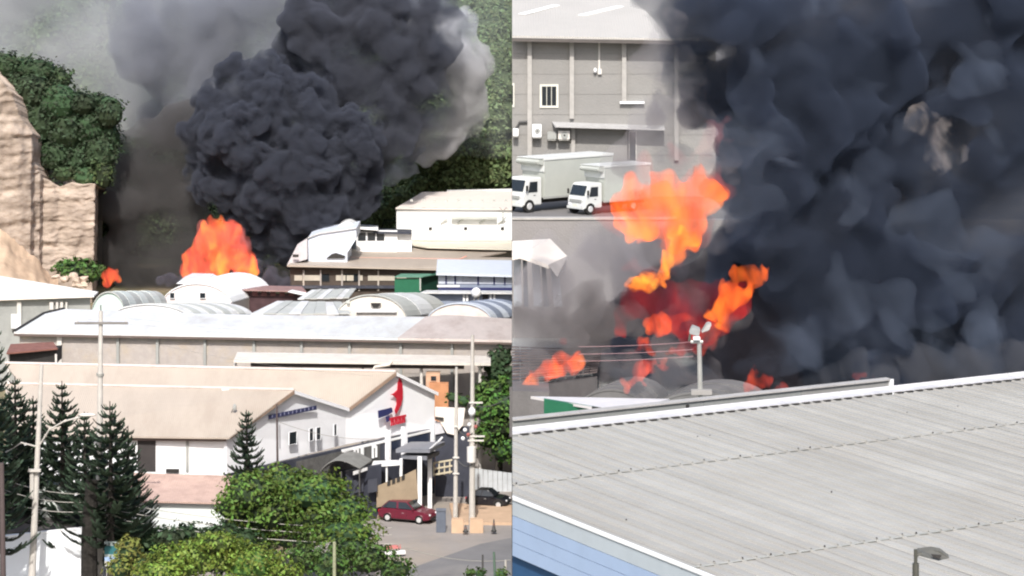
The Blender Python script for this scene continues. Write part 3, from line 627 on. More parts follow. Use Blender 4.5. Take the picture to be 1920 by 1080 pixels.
MB().prism([P(662,884,210.2), P(688,876,211.6), P(688,882,211.6), P(662,891,210.2)], (.05,.1,0)).build('valance', M_white, t)
t = thing('charcoal_porch', 'charcoal painted porch block behind the hedge', 'porch', (P(690,900,213).x,213,ZG))
MB().prism([V(P(648,0,211.8).x,211.8,ZG), V(P(715,0,213.6).x,213.6,ZG), V(P(715,0,213.6).x,213.6,P(0,872,213.6).z), V(P(648,0,211.8).x,211.8,P(0,884,211.8).z)], (0,.6,0)).build('wall', M_char, t)
for u in (664,690): MB().prism([P(u,900,212.1), P(u+18,897,212.4), P(u+18,921,212.4), P(u,924,212.1)], (-.02,-.12,0)).build('garage_panel', mat('charcoal_panel', (.06,.065,.085), .5), t)
# stairs with tan railing
t = thing('stairs', 'tan plastered stairs climbing behind the maroon car', 'stairs', V(P(735,955,213.6).x,213.6,ZG))
for k in range(8):
    u = 708 + k*6.5; MB().box(V(P(u,0,213.4).x+.14, 213.5, ZG+.17*(k+1)), (.3, 1.0, .34*(k+1) if k < 0 else .34+.17*k)).build('step', M_tan, t)
MB().prism([P(706,912,212.9), P(760,890,212.9), P(780,880,212.9), P(784,935,212.9), P(706,952,212.9)], (0,.12,0)).build('balustrade', M_tan, t)
for k in range(4): MB().prism([P(726+k*9,903-k*3.4,212.8), P(732+k*9,900.5-k*3.4,212.8), P(732+k*9,909-k*3.4,212.8), P(726+k*9,911-k*3.4,212.8)], (0,.04,0)).build('baluster_opening', M_dark, t)
t = thing('balcony_rail', 'cream balcony railing with square openings right of the entrance columns', 'railing', P(832,905,217))
for k in range(4):
    MB().prism([P(812+k*10,869-k*1.5,217), P(814.5+k*10,868.6-k*1.5,217), P(814.5+k*10,893-k*1.5,217), P(812+k*10,893.5-k*1.5,217)], (0,.12,0)).build('post', mat('cream_paint', (.55,.50,.38), .8), t)
for dv in (0, 11, 22): MB().prism([P(812,867+dv,216.9), P(848,861+dv,216.9), P(848,864+dv,216.9), P(812,870+dv,216.9)], (0,.1,0)).build('rail', mat('cream_paint', (.55,.50,.38), .8), t)
# white side block at the right end, orange chimney house
t = thing('side_block', 'white angular parapet wall at the right end of the gabled building', 'wall', (P(845,800,221.8).x, 221.8, ZG))
MB().prism([P(816,764,221.5), P(872,766,221.5), P(868,797,221.5), P(852,816,221.5), P(838,812,221.5), P(824,789,221.5), P(816,786,221.5)], (0,.35,0)).build('parapet', mat('warm_white_wall', (.80,.75,.70), .7), t)
MB().prism([P(816,781,221.4), P(832,783,221.4), P(832,788,221.4), P(816,786,221.4)], (0,-.1,0)).build('slot', M_dark, t)
wall(P(816,790,221.9), P(880,790,221.9), P(0,800,221.9).z, ZG, M_char, t, name='charcoal_wall')
MB().prism([P(815,790,221.8), P(825,791,221.8), P(834,811,221.8), P(815,815,221.8)], (0,-.1,0)).build('white_window', mat('pale_window', (.55,.56,.60), .4), t)
t = thing('orange_outbuilding', 'small orange plastered block with a dark square window behind the gable', 'building', (P(820,760,228).x, 228, ZG))
MB().box(V(P(812,0,228).x, 228, (P(0,698,228).z+ZG)/2), (26*228/F, 1.2, P(0,698,228).z-ZG)).build('tall_wall', mat('pale_orange_plaster', (.55,.36,.25), .85), t)
MB().box(V(P(823,0,227).x, 227, (P(0,718,227).z+ZG)/2), (36*227/F, 1.0, P(0,718,227).z-ZG)).build('lower_wall', M_orange, t)
window(plane_of(P(800,700,227.4), P(830,700,227.4)), 808, 705, 818, 714, t, mat('pale_orange_plaster', (.55,.36,.25)), 1)

# ------------------------------------------------------------------ low sheds and walls at lower left
t = thing('low_shed', 'low white walled shed with a rusty pink roof below the showroom', 'shed', (P(320,960,198).x, 199, ZG))
a, b = P(195,937,197), P(420,943,197)
strip_roof(a, b, P(440,892,203), P(240,886,203), 1, 'roof_sheet', M_rustp, t, .04)
wall(a+V(.2,.5,0), b+V(0,.5,0), a.z-.25, ZG, mat('mint_white_wall', (.70,.76,.76), .8, .05, 1), t, ztb=b.z-.25)
t = thing('low_shed', 'small rusty red shed roof at the left edge behind the pines', 'shed', (P(0,920,192).x,193,ZG))
roof([P(-40,925,191), P(60,928,191), P(55,900,196), P(-40,895,196)], 'roof', M_rustp, t, .1); wall(P(-40,925,191.3), P(58,928,191.3), P(0,930,191.3).z, ZG, M_conc, t)
t = thing('dark_roofed_shed', 'dark roofed lean-to behind the white boundary wall', 'shed', (P(100,970,188).x, 189, ZG))
roof([P(-20,998,187.2), P(160,990,187.2), P(172,958,191), P(-20,965,191)], 'roof', mat('dark_slate_sheet', (.09,.085,.085), .8, .2, 1), t, .12); wall(P(-20,1000,187.5), P(158,992,187.5), P(0,1000,187.5).z, ZG, M_conc2, t)
t = thing('boundary_wall', 'blank white boundary wall in the bottom left corner', 'wall', V(P(80,0,185).x, 185, ZG))
MB().prism([V(P(8,0,185).x,185,ZG), V(P(155,0,185).x,185,ZG), P(155,990,185), P(8,1006,185)], (0,.25,0)).build('wall_face', mat('clean_white_plaster', (.74,.78,.82), .8, .03, .5), t)
MB().prism([P(7,1005,184.95), P(156,989,184.95), P(156,992,184.95), P(7,1008,184.95)], (0,.35,0)).build('coping', M_white, t)
t = thing('white_hut', 'small white hut with a mint roof seen through the pine branches', 'hut', V(P(92,980,190).x, 191, ZG))
wall(P(62,912,190), P(128,914,190), P(0,918,190).z, ZG, mat('white_tarp', (.62,.66,.64), .7, .08, 2), t); roof([P(56,921,189.3), P(134,922,189.3), P(126,902,192.5), P(64,901,192.5)], 'roof', mat('mint_hut_roof', (.60,.66,.62), .7), t, .12)
t = thing('roadside_sign', 'small teal and pale blue striped board beside the tall pole', 'sign', V(P(215,0,184).x,184,ZG))
for k, (c_, h_) in enumerate((((.30,.36,.36),8),((.03,.14,.16),16),((.30,.36,.36),5),((.32,.45,.68),8),((.45,.45,.43),10))):
    v0 = 1015 + sum((8,16,5,8,10)[:k]); MB().prism([P(196,v0,184), P(236,v0+2,184), P(236,v0+h_+1.6,184), P(196,v0+h_-.4,184)], (0,.06,0)).build('stripe_panel', mat('sign_stripe_%s' % 'abcde'[k], c_, .5), t)
for u in (200, 232): MB().tube([P(u,1012,184.1), V(P(u,0,184.1).x,184.1,ZG)], .04, 6).build('post', M_lampg, t)
t = thing('sheet_fence', 'pale grey sheet metal fence behind the black car', 'fence', V(P(925,0,224).x, 224, ZG))
for k in range(8):
    u = 888 + k*9.1; MB().prism([P(u,878+k*1.2,224), P(u+8.4,879+k*1.2,224), V(P(u+8.4,0,224).x,224,ZG), V(P(u,0,224).x,224,ZG)], (0,.08 + .05*(k%2),0)).build('panel', mat('fence_sheet', (.50,.53,.56), .6), t, clip='L')
t = thing('kerb_island', 'sandy orange paved island round the two right poles', 'kerb', PZ(900,968,ZG))
MB().prism([PZ(843,948,ZG+.02), PZ(966,952,ZG+.02), PZ(966,985,ZG+.02), PZ(850,984,ZG+.02)], (0,0,.22)).build('paving', mat('sandy_concrete', (.56,.40,.28), .9, .1, 1), t, clip='L')
for a_, b_ in ((845,868),(880,905)): MB().box(V(P((a_+b_)/2,0,205).x, 208.5, ZG+.55), ((b_-a_)*208/F, .8, 1.1)).build('plinth', mat('sandy_concrete', (.56,.40,.28)), t, bevel=.03)
def cone(u, v, D, h, label, m1=M_wired):
    t = thing('traffic_cone', label, 'traffic cone', V(P(u,v,D).x, D, ZG+.24), 'traffic cones by the kerb'); b = parent_world(t)
    MB().box(b+V(0,0,.03), (.42,.42,.06)).build('base', M_rubber, t); MB().tube([b+V(0,0,.06), b+V(0,0,h*.45), b+V(0,0,h)], [.17,.1,.035], 10).build('body', m1, t); MB().tube([b+V(0,0,h*.5), b+V(0,0,h*.7)], [.1,.075], 10).build('collar', mat('dull_stripe', (.2,.12,.1), .6), t)
cone(926, 985, 207.8, .95, 'dark traffic cone standing alone on the sandy island'); cone(873, 984, 207.6, .55, 'short dark cone between the two right poles')
t = thing('waste_bin', 'blue grey upright bin at the nose of the maroon car', 'bin', V(P(827,0,208.6).x,208.6,ZG)); b = parent_world(t)
MB().box(b+V(0,0,.85), (.75,.6,1.7)).build('body', mat('bin_blue_grey', (.12,.14,.18), .6), t, bevel=.04); MB().box(b+V(0,-.02,1.76), (.82,.68,.12)).build('lid', mat('bin_lid', (.16,.18,.22), .6), t, bevel=.03)
t = thing('barrier', 'small red and white road barrier in the yard in front of the car', 'barrier', V(P(738,0,200).x,200,ZG+.03)); b = parent_world(t)
MB().box(b+V(0,0,.75), (1.1,.08,.28), .2).build('red_board', mat('faded_red', (.55,.2,.2), .7), t); MB().box(b+V(.1,0,.32), (1.6,.3,.3), .2).build('white_block', M_white, t, bevel=.05)
for s_ in (-.4,.4): MB().tube([b+V(s_,0,0), b+V(s_,0,.9)], .035, 6).build('leg', M_lampg, t)

# ------------------------------------------------------------------ cars
def car(base, rz, paint, label, L=4.5, Wd=1.8, H=1.55, suv=True):
    t = thing('parked_car', label, 'car', (0,0,0)); 
    hl, hw = L/2, Wd/2
    prof = [(-hl,.45),(-hl+.02,.75),(-hl+.12,.95),(-hl+.35,1.05),(-hl*.42,1.08),(hl*.30,1.04),(hl*.72,.95),(hl-.12,.80),(hl,.62),(hl-.02,.36),(hl-.4,.28),(-hl+.35,.28)]
    if not suv: prof = [(x, z*.88) for x, z in prof]
    ys = [-hw, -hw+.08, hw-.08, hw]; mb = MB(); rows = []
    for y in ys:
        e_ = abs(y) > hw-.05; rows.append([V(x*(.975 if e_ else 1), y, z*(.96 if e_ and z > .6 else 1) + (.02 if e_ and z<.4 else 0)) for x, z in prof])
    i0 = 0; n = len(prof)
    for r_ in rows: mb.v += r_
    for j in range(3):
        for i in range(n): mb.f.append((j*n+i, j*n+(i+1)%n, (j+1)*n+(i+1)%n, (j+1)*n+i))
    mb.f.append(tuple(range(n))); mb.f.append(tuple(range(3*n, 4*n))[::-1])
    mb.build('body', paint, t, smooth=False, bevel=.03)
    zb = 1.05 if suv else .93; xr0, xr1, xt0, xt1 = (-hl+.22, hl*.42, -hl*.62, hl*.08) if suv else (-hl*.9, hl*.42, -hl*.42, hl*.1)
    cab = MB(); hb, ht = hw-.05, hw-.26
    bot = [V(xr0,-hb,zb), V(xr1,-hb,zb), V(xr1,hb,zb), V(xr0,hb,zb)]; top = [V(xt0,-ht,H), V(xt1,-ht,H), V(xt1,ht,H), V(xt0,ht,H)]
    cab.v = bot+top; cab.f = [(0,1,5,4),(1,2,6,5),(2,3,7,6),(3,0,4,7),(4,5,6,7),(3,2,1,0)]; cab.build('cabin', paint, t, bevel=.06)
    def win(a, b, c, d, nm='window', off=.012):
        a,b,c,d = [Vector(q) for q in (a,b,c,d)]; nn = (b-a).cross(d-a).normalized(); cc = (a+b+c+d)/4; s_ = .84
        q = [cc+(p-cc)*s_+nn*off for p in (a,b,c,d)]; MB().prism(q, nn*.02).build(nm, M_glass, t)
    for sg in (-1,1):
        k1 = .5; m0 = bot[0].lerp(bot[1],k1); m1_ = top[0].lerp(top[1],k1)
        def sy(p): return V(p.x, p.y*-sg, p.z)
        f = (lambda *q: win(*[sy(x) for x in q])) if sg == -1 else (lambda *q: win(*[sy(x) for x in q][::-1]))
        (f(bot[0], m0, m1_, top[0]), f(m0, bot[1], top[1], m1_))
    win(bot[1], bot[2], top[2], top[1], 'windscreen'); win(bot[3], bot[0], top[0], top[3], 'rear_window')
    for sx in (-hl*.62, hl*.60):
        for sg in (-1,1):
            w = MB().tube([V(sx, sg*(hw-.2), .33), V(sx, sg*(hw+.02), .33)], .34, 18).build('wheel', M_rubber, t)
            MB().tube([V(sx, sg*(hw+.005), .33), V(sx, sg*(hw+.045), .33)], [.22,.19], 14).build('rim', M_chrome, w)
            MB().tube([V(sx+.40*math.cos(q*math.pi/8), sg*(hw-.0), .33+.40*math.sin(q*math.pi/8)) for q in range(9)], .04, 6).build('wheel_arch', M_dark if not suv else paint, t)
    for sg in (-1,1):
        MB().ball(V(hl-.1, sg*(hw-.3), .70 if suv else .62), (.1,.2,.1), 10, 6).build('headlight', mat('headlight', (.75,.75,.78), .15), t, smooth=True)
        MB().box(V(-hl+.05, sg*(hw-.2), .8 if suv else .7), (.08,.22,.2)).build('tail_light', M_red, t)
        MB().box(V(xr1-.1, sg*(hw+.06), zb+.05), (.12,.2,.13)).build('mirror', paint, t, bevel=.02)
        MB().box(V(-.05, sg*(hw+.005), .78), (.16,.03,.03)).build('door_handle', M_chrome, t)
        for x in (-.75, .25): MB().box(V(x, sg*(hw+.002), .68), (.015,.012,.6)).build('door_seam', M_dark, t)
    MB().box(V(hl+.0, 0, .42), (.06,1.1,.16)).build('grille', M_dark, t); MB().box(V(0,0,.30), (L*.7, Wd*.96, .12)).build('sill', M_dark, t)
    t.location = base; t.rotation_euler = (0,0,rz); return t
car(PZ(765,977,ZG)+V(0,0,.026), R(-22), mat('maroon_paint', (.13,.013,.03), .3, .08, 1, spec=.5), 'maroon five door car parked in front of the charcoal entrance', 4.5, 1.8, 1.62)
bc = car(PZ(918,951,ZG)+V(-.1,.3,.026), R(-14), mat('black_paint', (.012,.013,.018), .22, .1, 1, spec=.6), 'black saloon parked by the grey sheet fence', 3.5, 1.75, 1.42, False)

# ------------------------------------------------------------------ poles and wires
def pole(u0, v0, u1, D, r0, r1, label, name='utility_pole', m=M_pole, group='utility poles', zb=ZG):
    zt = P(0, v0, D).z; vb = (HC-zb)*F/D-100; ub = u0 + (u1-u0)*(vb-v0)/(1080-v0) if v0 < 1080 else u1
    b = V((ub-960)*D/F, D, zb); tp = P(u0, v0, D); t = thing(name, label, 'pole', b, group)
    MB().tube([b, b.lerp(tp,.5), tp], [r0, (r0+r1)/2, r1], 10).build('shaft', m, t); return t, b, tp
t, b, tp = pole(189, 583, 185, 186, .32, .14, 'tallest pale pole with a wide crossarm, in front of the big pine')
arm = MB().box(P(190,606,185.8), (100*186/F, .14, .16)).build('crossarm', mat('weathered_arm', (.20,.19,.18), .8), t)
for u in (145,236): MB().tube([P(u,603,185.8), P(u,596,185.8)], [.07,.05], 8).build('insulator', M_pil, t)
MB().tube([P(189,583,186), P(189,572,186)], .04, 6).build('pin', M_wired, t)
for v in (938, 952, 968): MB().box(P(186,v,185.7), (.85,.3,.12)).build('bracket', M_pil, t)
for v in (700, 820, 975): MB().tube([P(188,v,186), P(187.6,v+5,186)], [.27+.0006*(v-700)]*2, 10).build('band', M_lampg, t)
t, b, tp = pole(78, 683, 60, 182, .28, .13, 'leaning pale lamp pole at the far left, left of the tallest pole')
MB().tube([P(72,838,182), P(92,806,181.5), P(120,790,181), P(150,782,180.8)], .06, 8).build('lamp_arm', M_pole, t)
MB().ball(P(164,778,180.7), (.62,.18,.12), 10, 6).build('lamp_head', M_pil, t, smooth=True)
MB().tube([P(71,838,182), P(40,830,181.5), P(10,848,181)], .06, 8).build('lamp_arm', M_pole, t)
MB().box(P(65,882,181.6), (.85,.3,.16)).build('bracket', M_pole, t); MB().tube([P(60,884,181.8), P(60,935,181.8)], .16, 8).build('casing', M_pole, t)
t, b, tp = pole(3, 868, 6, 176, .2, .16, 'dark slim post cut by the left edge of the view', m=mat('dark_post', (.09,.07,.07), .8))
t, b, tp = pole(886, 628, 885, 209, .26, .13, 'right pale pole carrying a white transformer can')
MB().tube([P(884,838,208.6), P(884,866,208.6)], .36, 12).build('transformer', mat('transformer_white', (.72,.70,.68), .5), t)
MB().ball(P(885,772,208.6), (.3,.3,.35), 10, 6).build('insulator_cluster', M_white, t)
for v, w in ((818,34),(826,30),(755,26)): MB().box(P(892,v,208.8), (w*208/F,.1,.12)).build('crossarm', M_pil, t)
for i, (u, v) in enumerate(((872,806),(878,815),(868,822),(892,800),(880,796))): MB().ball(P(u,v,208.7), .16, 8, 5).build('fuse_holder', mat('reddish_fitting', (.35,.12,.11), .6) if i % 2 else M_white, t)
t, b, tp = pole(856, 688, 853, 209.5, .20, .10, 'slimmer pale pole just left of the transformer pole')
for v in (800, 858, 888): MB().box(P(855,v,209.3), (.5,.16,.1)).build('bracket', M_pil, t)
t, b, tp = pole(519, 758, 523, 203, .11, .07, 'thin dark pole in front of the first gable', m=mat('dark_post', (.09,.07,.07)))
t, b, tp = pole(627, 1016, 627, 178, .14, .11, 'short pale post among the shrubs at the bottom', m=mat('mossy_post', (.28,.30,.20), .9))
t, b, tp = pole(926, 1035, 928, 187, .1, .08, 'green painted gate post at the bottom right of the yard', m=mat('green_post', (.10,.16,.12), .8), group='gate posts')
t, b, tp = pole(948, 1050, 948, 187, .1, .08, 'pale gate post at the bottom right corner of the yard', m=M_pole, group='gate posts')
t, b, tp = pole(905, 1040, 905, 187, .08, .06, 'dark thin gate post furthest left in the yard corner', m=M_wired, group='gate posts')
def wire(pts, r, label, m=M_wire, sag=.35, n=9, g='overhead wires'):
    a, b = pts; q = [a.lerp(b, i/n) - V(0,0,sag*4*(i/n)*(1-i/n)) for i in range(n+1)]
    o = MB().tube(q, r, 5).build('overhead_wire', m); tag(o, label, 'wire', g); return o
W_ = [((-20,888,181),(186,925,186),.03,'wire from the left edge to the upper bracket of the tallest pole'),
 ((-20,908,181),(186,940,186),.03,'wire from the left edge to the middle bracket of the tallest pole'),
 ((-20,930,181),(186,957,186),.035,'wire from the left edge to the lower bracket of the tallest pole'),
 ((188,938,186),(735,990,190),.028,'topmost wire crossing in front of the round bush'),
 ((188,952,186),(735,1003,190),.028,'middle wire crossing in front of the round bush'),
 ((188,968,186),(740,1020,190),.035,'lowest thick wire crossing in front of the round bush'),
 ((740,1020,190),(958,1050,196),.025,'wire crossing the road at the bottom right'),
 ((189,620,186),(700,705,215),.008,'hairline wire from the tall pole across the tan roof'),
 ((145,596,186),(886,640,209),.007,'hairline wire from the left arm tip of the tall pole'),
 ((236,596,186),(886,632,209),.007,'hairline wire from the right arm tip of the tall pole'),
 ((520,790,203),(720,822,214),.018,'thin wire from the thin dark pole to the gable wall')]
for a_, b_, r_, lb in W_: wire((P(*a_), P(*b_)), r_, lb, sag=.5)
for i, (a_, b_, lb) in enumerate((((855,800,209.3),(886,812,208.7),'upper loop of cable between the two right poles'),((855,858,209.3),(886,870,208.7),'lower loop of cable between the two right poles'),((886,760,208.8),(957,742,208),'cable leaving the transformer pole to the right'))):
    wire((P(*a_), P(*b_)), .035, lb, M_wired, .4)

# ------------------------------------------------------------------ trees of the left place
pine(V(P(462,0,199).x,199,ZG), P(0,768,199).z-ZG, 2.0, 'small lone pine standing before the first gable', 17, 1, zfrac=.30)
pine(V(P(116,0,191).x,191,ZG), P(0,714,191).z-ZG, 3.3, 'medium pine with a sharp tip left of the tallest pole', 20, 2, zfrac=.25)
pine(V(P(206,0,184.5).x,184.5,ZG), P(0,752,184.5).z-ZG, 3.6, 'large pine right behind the tallest pole', 17, 3, zfrac=.33)
pine(V(P(158,0,188).x,188,ZG), P(0,772,188).z-ZG, 3.3, 'dense pine between the sharp tipped and the large pine', 18, 6, zfrac=.28)
pine(V(P(28,0,190).x,190,ZG), P(0,705,190).z-ZG, 3.4, 'pine behind the leaning lamp pole', 21, 4, zfrac=.25)
pine(V(P(62,0,193).x,193,ZG), P(0,742,193).z-ZG, 3.0, 'pine half hidden behind the two left poles', 19, 8, zfrac=.22)
pine(V(P(240,0,191).x,191,ZG), P(0,800,191).z-ZG, 2.4, 'short pine right of the large pine', 15, 9, zfrac=.3)
pine(V(P(-14,0,180).x,180,ZG), P(0,596,180).z-ZG, 2.9, 'tall pine cut by the left edge of the view', 24, 5, zfrac=.25)
MB().tube([V(P(168,0,184).x,184,ZG), P(167,1010,184), P(170,950,184), P(172,900,184)], [.62,.55,.5,.4], 12).build('tree_trunk', mat('dark_bark', (.022,.02,.018), .95, .4, 3, bump=1, bscale=5)).__setitem__('label', 'thick dark bare trunk at the right end of the white wall'); bpy.data.objects['tree_trunk']['category'] = 'tree'
bt = blobs_px([(470,925,60,40),(530,905,60,32),(590,925,70,40),(650,960,48,34),(500,960,70,45),(590,975,80,40),(440,955,45,30),(560,1000,90,40),(650,1000,70,30),(480,1000,60,36)], 189, 2.2)
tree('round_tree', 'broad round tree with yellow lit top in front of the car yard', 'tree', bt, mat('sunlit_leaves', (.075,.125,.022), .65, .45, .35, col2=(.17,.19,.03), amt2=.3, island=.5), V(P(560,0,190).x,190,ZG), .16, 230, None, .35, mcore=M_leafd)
bt = blobs_px([(400,1040,75,38),(470,1060,60,40),(340,1055,60,36),(410,1020,45,22),(300,1078,50,30),(520,1075,50,26)], 178, 1.2)
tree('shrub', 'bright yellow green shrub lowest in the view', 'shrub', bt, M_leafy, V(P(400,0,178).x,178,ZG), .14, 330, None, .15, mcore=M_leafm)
bt = blobs_px([(240,1035,26,30),(225,1065,28,24),(262,1062,26,24)], 181, .6)
tree('shrub', 'spiky olive shrub beside the striped board', 'shrub', bt, mat('olive_leaves', (.14,.15,.035), .7, .4, .8, island=.5), V(P(240,0,181).x,181,ZG), .15, 260, None, .1, mcore=M_leafd)
bt = blobs_px([(690,1050,55,34),(620,1060,50,34),(740,1070,40,26),(570,1050,40,30),(660,1030,40,22)], 182, 1.5)
tree('shrub', 'dark loose shrub at the bottom by the road edge', 'shrub', bt, M_leafm, V(P(670,0,182).x,182,ZG), .15, 240, None, .12)
bt = blobs_px([(u, 1010+8*math.sin(u), 40, 26) for u in range(215, 480, 34)] + [(u, 1050, 45, 34) for u in range(230, 500, 50)], 187, .8)
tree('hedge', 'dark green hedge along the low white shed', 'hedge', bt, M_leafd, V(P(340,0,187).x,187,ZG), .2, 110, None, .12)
bt = blobs_px([(925,735,38,28),(940,760,36,30),(915,770,34,30),(935,800,40,34),(912,820,28,28),(945,842,36,28),(905,745,22,20),(958,720,20,20)], 227, .8)
tree('round_tree', 'light green leafy tree right of the transformer pole', 'tree', bt, mat('fresh_leaves', (.075,.15,.03), .65, .4, .5, col2=(.15,.24,.05), amt2=.3, island=.5), V(P(930,0,227).x,227,ZG), .2, 120, None, .2)
bt = blobs_px([(940,672,30,20),(920,685,22,14),(955,700,20,22),(930,705,24,16)], 231, .6)
tree('round_tree', 'dark tree crown behind the light green one, under the canopy end', 'tree', bt, M_leafd, V(P(938,0,231).x,231,ZG), .24, 110, None, .2)
bt = blobs_px([(850,745,18,12),(868,752,14,14)], 224, .5)
tree('shrub', 'sparse shrub behind the white parapet and the slim pole', 'shrub', bt, M_leafm, V(P(855,0,224).x,224,ZG), .18, 60, None, .08)
bt = blobs_px([(880,1078,10,14),(900,1076,12,12),(940,1078,14,12)], 186, .3)
tree('shrub', 'low green plants between the gate posts', 'shrub', bt, M_leafm, V(P(905,0,186).x,186,ZG), .14, 260, None, .04)

# ================================================================== RIGHT PLACE
# far warehouse
t = thing('grey_warehouse', 'large grey block walled warehouse with a pale roof behind the lorries', 'building', (14, 210, ZT))
a, b = P(958,67,203.5), P(1345,74,203.5); fw_a, fw_b = V(a.x,205,0), V(b.x,205,0)
roof([a, b, P(1345,-72,232), P(958,-75,232)], 'roof', mat('cream_roof_sheet', (.44,.425,.40), .6, .04, .3, wave=('X',1.6)), t, .15, 'R')
for (u0_,v0_,u1_,v1_) in ((972,28,1050,12),(1084,30,1170,14)):
    k_ = lambda v: (67-v)/142*28.5+203.5
    def onr(u, v):
        # point on the roof plane under this view ray
        n_ = (b-a).cross(P(958,-75,232)-a).normalized(); d_ = Vector(((u-960)/F,1,-(v+100)/F)); o_ = V(0,0,HC); return o_ + d_*((a-o_).dot(n_)/d_.dot(n_)) + V(0,0,.06)
    MB().prism([onr(u0_,v0_), onr(u0_+14,v0_+1), onr(u1_,v1_), onr(u1_-14,v1_-1)], (0,0,.05)).build('skylight', mat('skylight_white', (.85,.85,.85), .3), t)
MB().prism([a+V(0,-.02,-.18), b+V(0,-.02,-.18), b+V(0,-.02,-.42), a+V(0,-.02,-.42)], (0,.12,0)).build('gutter', mat('dark_gutter', (.10,.09,.085), .7), t, clip='R')
wall(V(0,205,0), fw_b, a.z-.35, ZT, mat('grey_block_wall', (.25,.247,.24), .92, .07, .35, bump=.35, bscale=6, col2=(.29,.28,.27), amt2=.3), t, clip='R')
pl = plane_of(V(0,205,0), fw_b)
for i in range(7): panel(pl, rect(962, 100+i*38, 1335, 100.8+i*38), 0, .025, 'block_course', mat('course_line', (.235,.232,.225), .9), t)
for u, v1 in ((993,330),(1072,222),(1170,190),(1268,300)): panel(pl, rect(u-4, 73, u+4, v1), .0, .3, 'pilaster', mat('pale_grey_pilaster', (.38,.37,.355), .85), t)
for u in (1075,): panel(pl, rect(u-4, 238, u+3, 330), .0, .3, 'pilaster', mat('pale_grey_pilaster', (.38,.37,.355)), t)
panel(pl, rect(1162,190,1208,194), .0, .4, 'ledge', M_white, t); panel(pl, rect(1122,76,1125,130), 0, .08, 'conduit', M_pil, t)
MB().ball(PL(1116,132,pl[0]+pl[1]*.3,pl[1]), (.14,.14,.2), 10, 6).build('wall_lamp', M_white, t, smooth=True); panel(pl, rect(1121,129,1128,139), 0, .25, 'lamp_bracket', M_pil, t)
M_wf = mat('pale_frame', (.62,.62,.56), .7)
window(pl, 1016, 162, 1043, 198, t, M_wf, 4, 0, M_glass, 2); window(pl, 944, 160, 961, 196, t, M_wf, 3) if False else None
w = MB(); p0, n_ = pl
fr = panel(pl, rect(960.5,156,964.5,201), 0, .1, 'window', M_wf, t); panel(pl, rect(960.4,160,962,196), .02, .1, 'pane', M_glass, t)
MB().prism([PL(1040,234,p0,n_)+n_*1.4, PL(1245,240,p0,n_)+n_*1.4, PL(1245,236,p0,n_), PL(1035,228,p0,n_)], (0,0,-.1)).build('door_canopy', mat('canopy_sheet', (.42,.42,.42), .6), t)
window(pl, 1180, 247, 1192, 305, t, M_pil, 1.5); panel(pl, rect(1176,243,1179,310), 0, .3, 'door_post', M_dark, t)
def ac(u0, v0, u1, v1, label, fan=True, m_=M_white):
    t2 = thing('air_conditioner', label, 'air conditioner', PL((u0+u1)/2, v1, p0+n_*.6, n_), 'air conditioner units on the grey warehouse')
    MB().prism([PL(x,y,p0,n_)+n_*.35 for x, y in rect(u0,v0,u1,v1)], n_*.5).build('casing', m_, t2, bevel=.03)
    if fan: 
        c = PL((u0+u1)/2+1,(v0+v1)/2,p0,n_)+n_*.86; r = (u1-u0)*.30*205/F; MB().tube([c, c+n_*.05], r, 16).build('fan_grille', M_conc2, t2); MB().tube([c+n_*.05, c+n_*.09], r*.25, 8).build('fan_hub', M_dark, t2)
    MB().prism([PL(x,y,p0,n_) for x, y in rect(u0+1,v1,u1-1,v1+2)], n_*.8).build('bracket', M_lampg, t2)
ac(998,232,1015,256,'white air conditioner with a round fan beside the first pilaster'); ac(1026,246,1043,260,'dark air conditioner under the canopy edge', False, M_conc2); ac(1046,244,1068,260,'pale ribbed air conditioner right of the dark one', True, M_pil); ac(962,240,972,254,'small pale unit at the left end of the grey wall', False)
pp = thing('bent_pipe', 'dark bent pipe on the grey wall left of the first pilaster', 'pipe', PL(970,250,p0,n_))
MB().tube([PL(969,252,p0,n_)+n_*.15, PL(969,238,p0,n_)+n_*.15, PL(974,229,p0,n_)+n_*.15, PL(992,228,p0,n_)+n_*.15], .1, 8).build('pipe', M_wired, pp)
# retaining wall and yard parts
o = MB().prism([V(.02,186,ZR), V(60,186,ZR), V(60,186,ZT+.15), V(.02,186,ZT+.15)], (0,.8,0)).build('retaining_wall', mat('retaining_concrete', (.25,.24,.24), .9, .08, .4, bump=.3)); tag(o, 'plain grey retaining wall below the parked lorries', 'wall')
o = MB().prism([V(.02,185.9,ZT+.16), V(11.5,185.9,ZT+.16), V(11.5,185.9,ZT+.28), V(.02,185.9,ZT+.28)], (0,1.0,0)).build('kerb_coping', mat('coping_concrete', (.42,.41,.39), .9)); o['kind'] = 'structure'
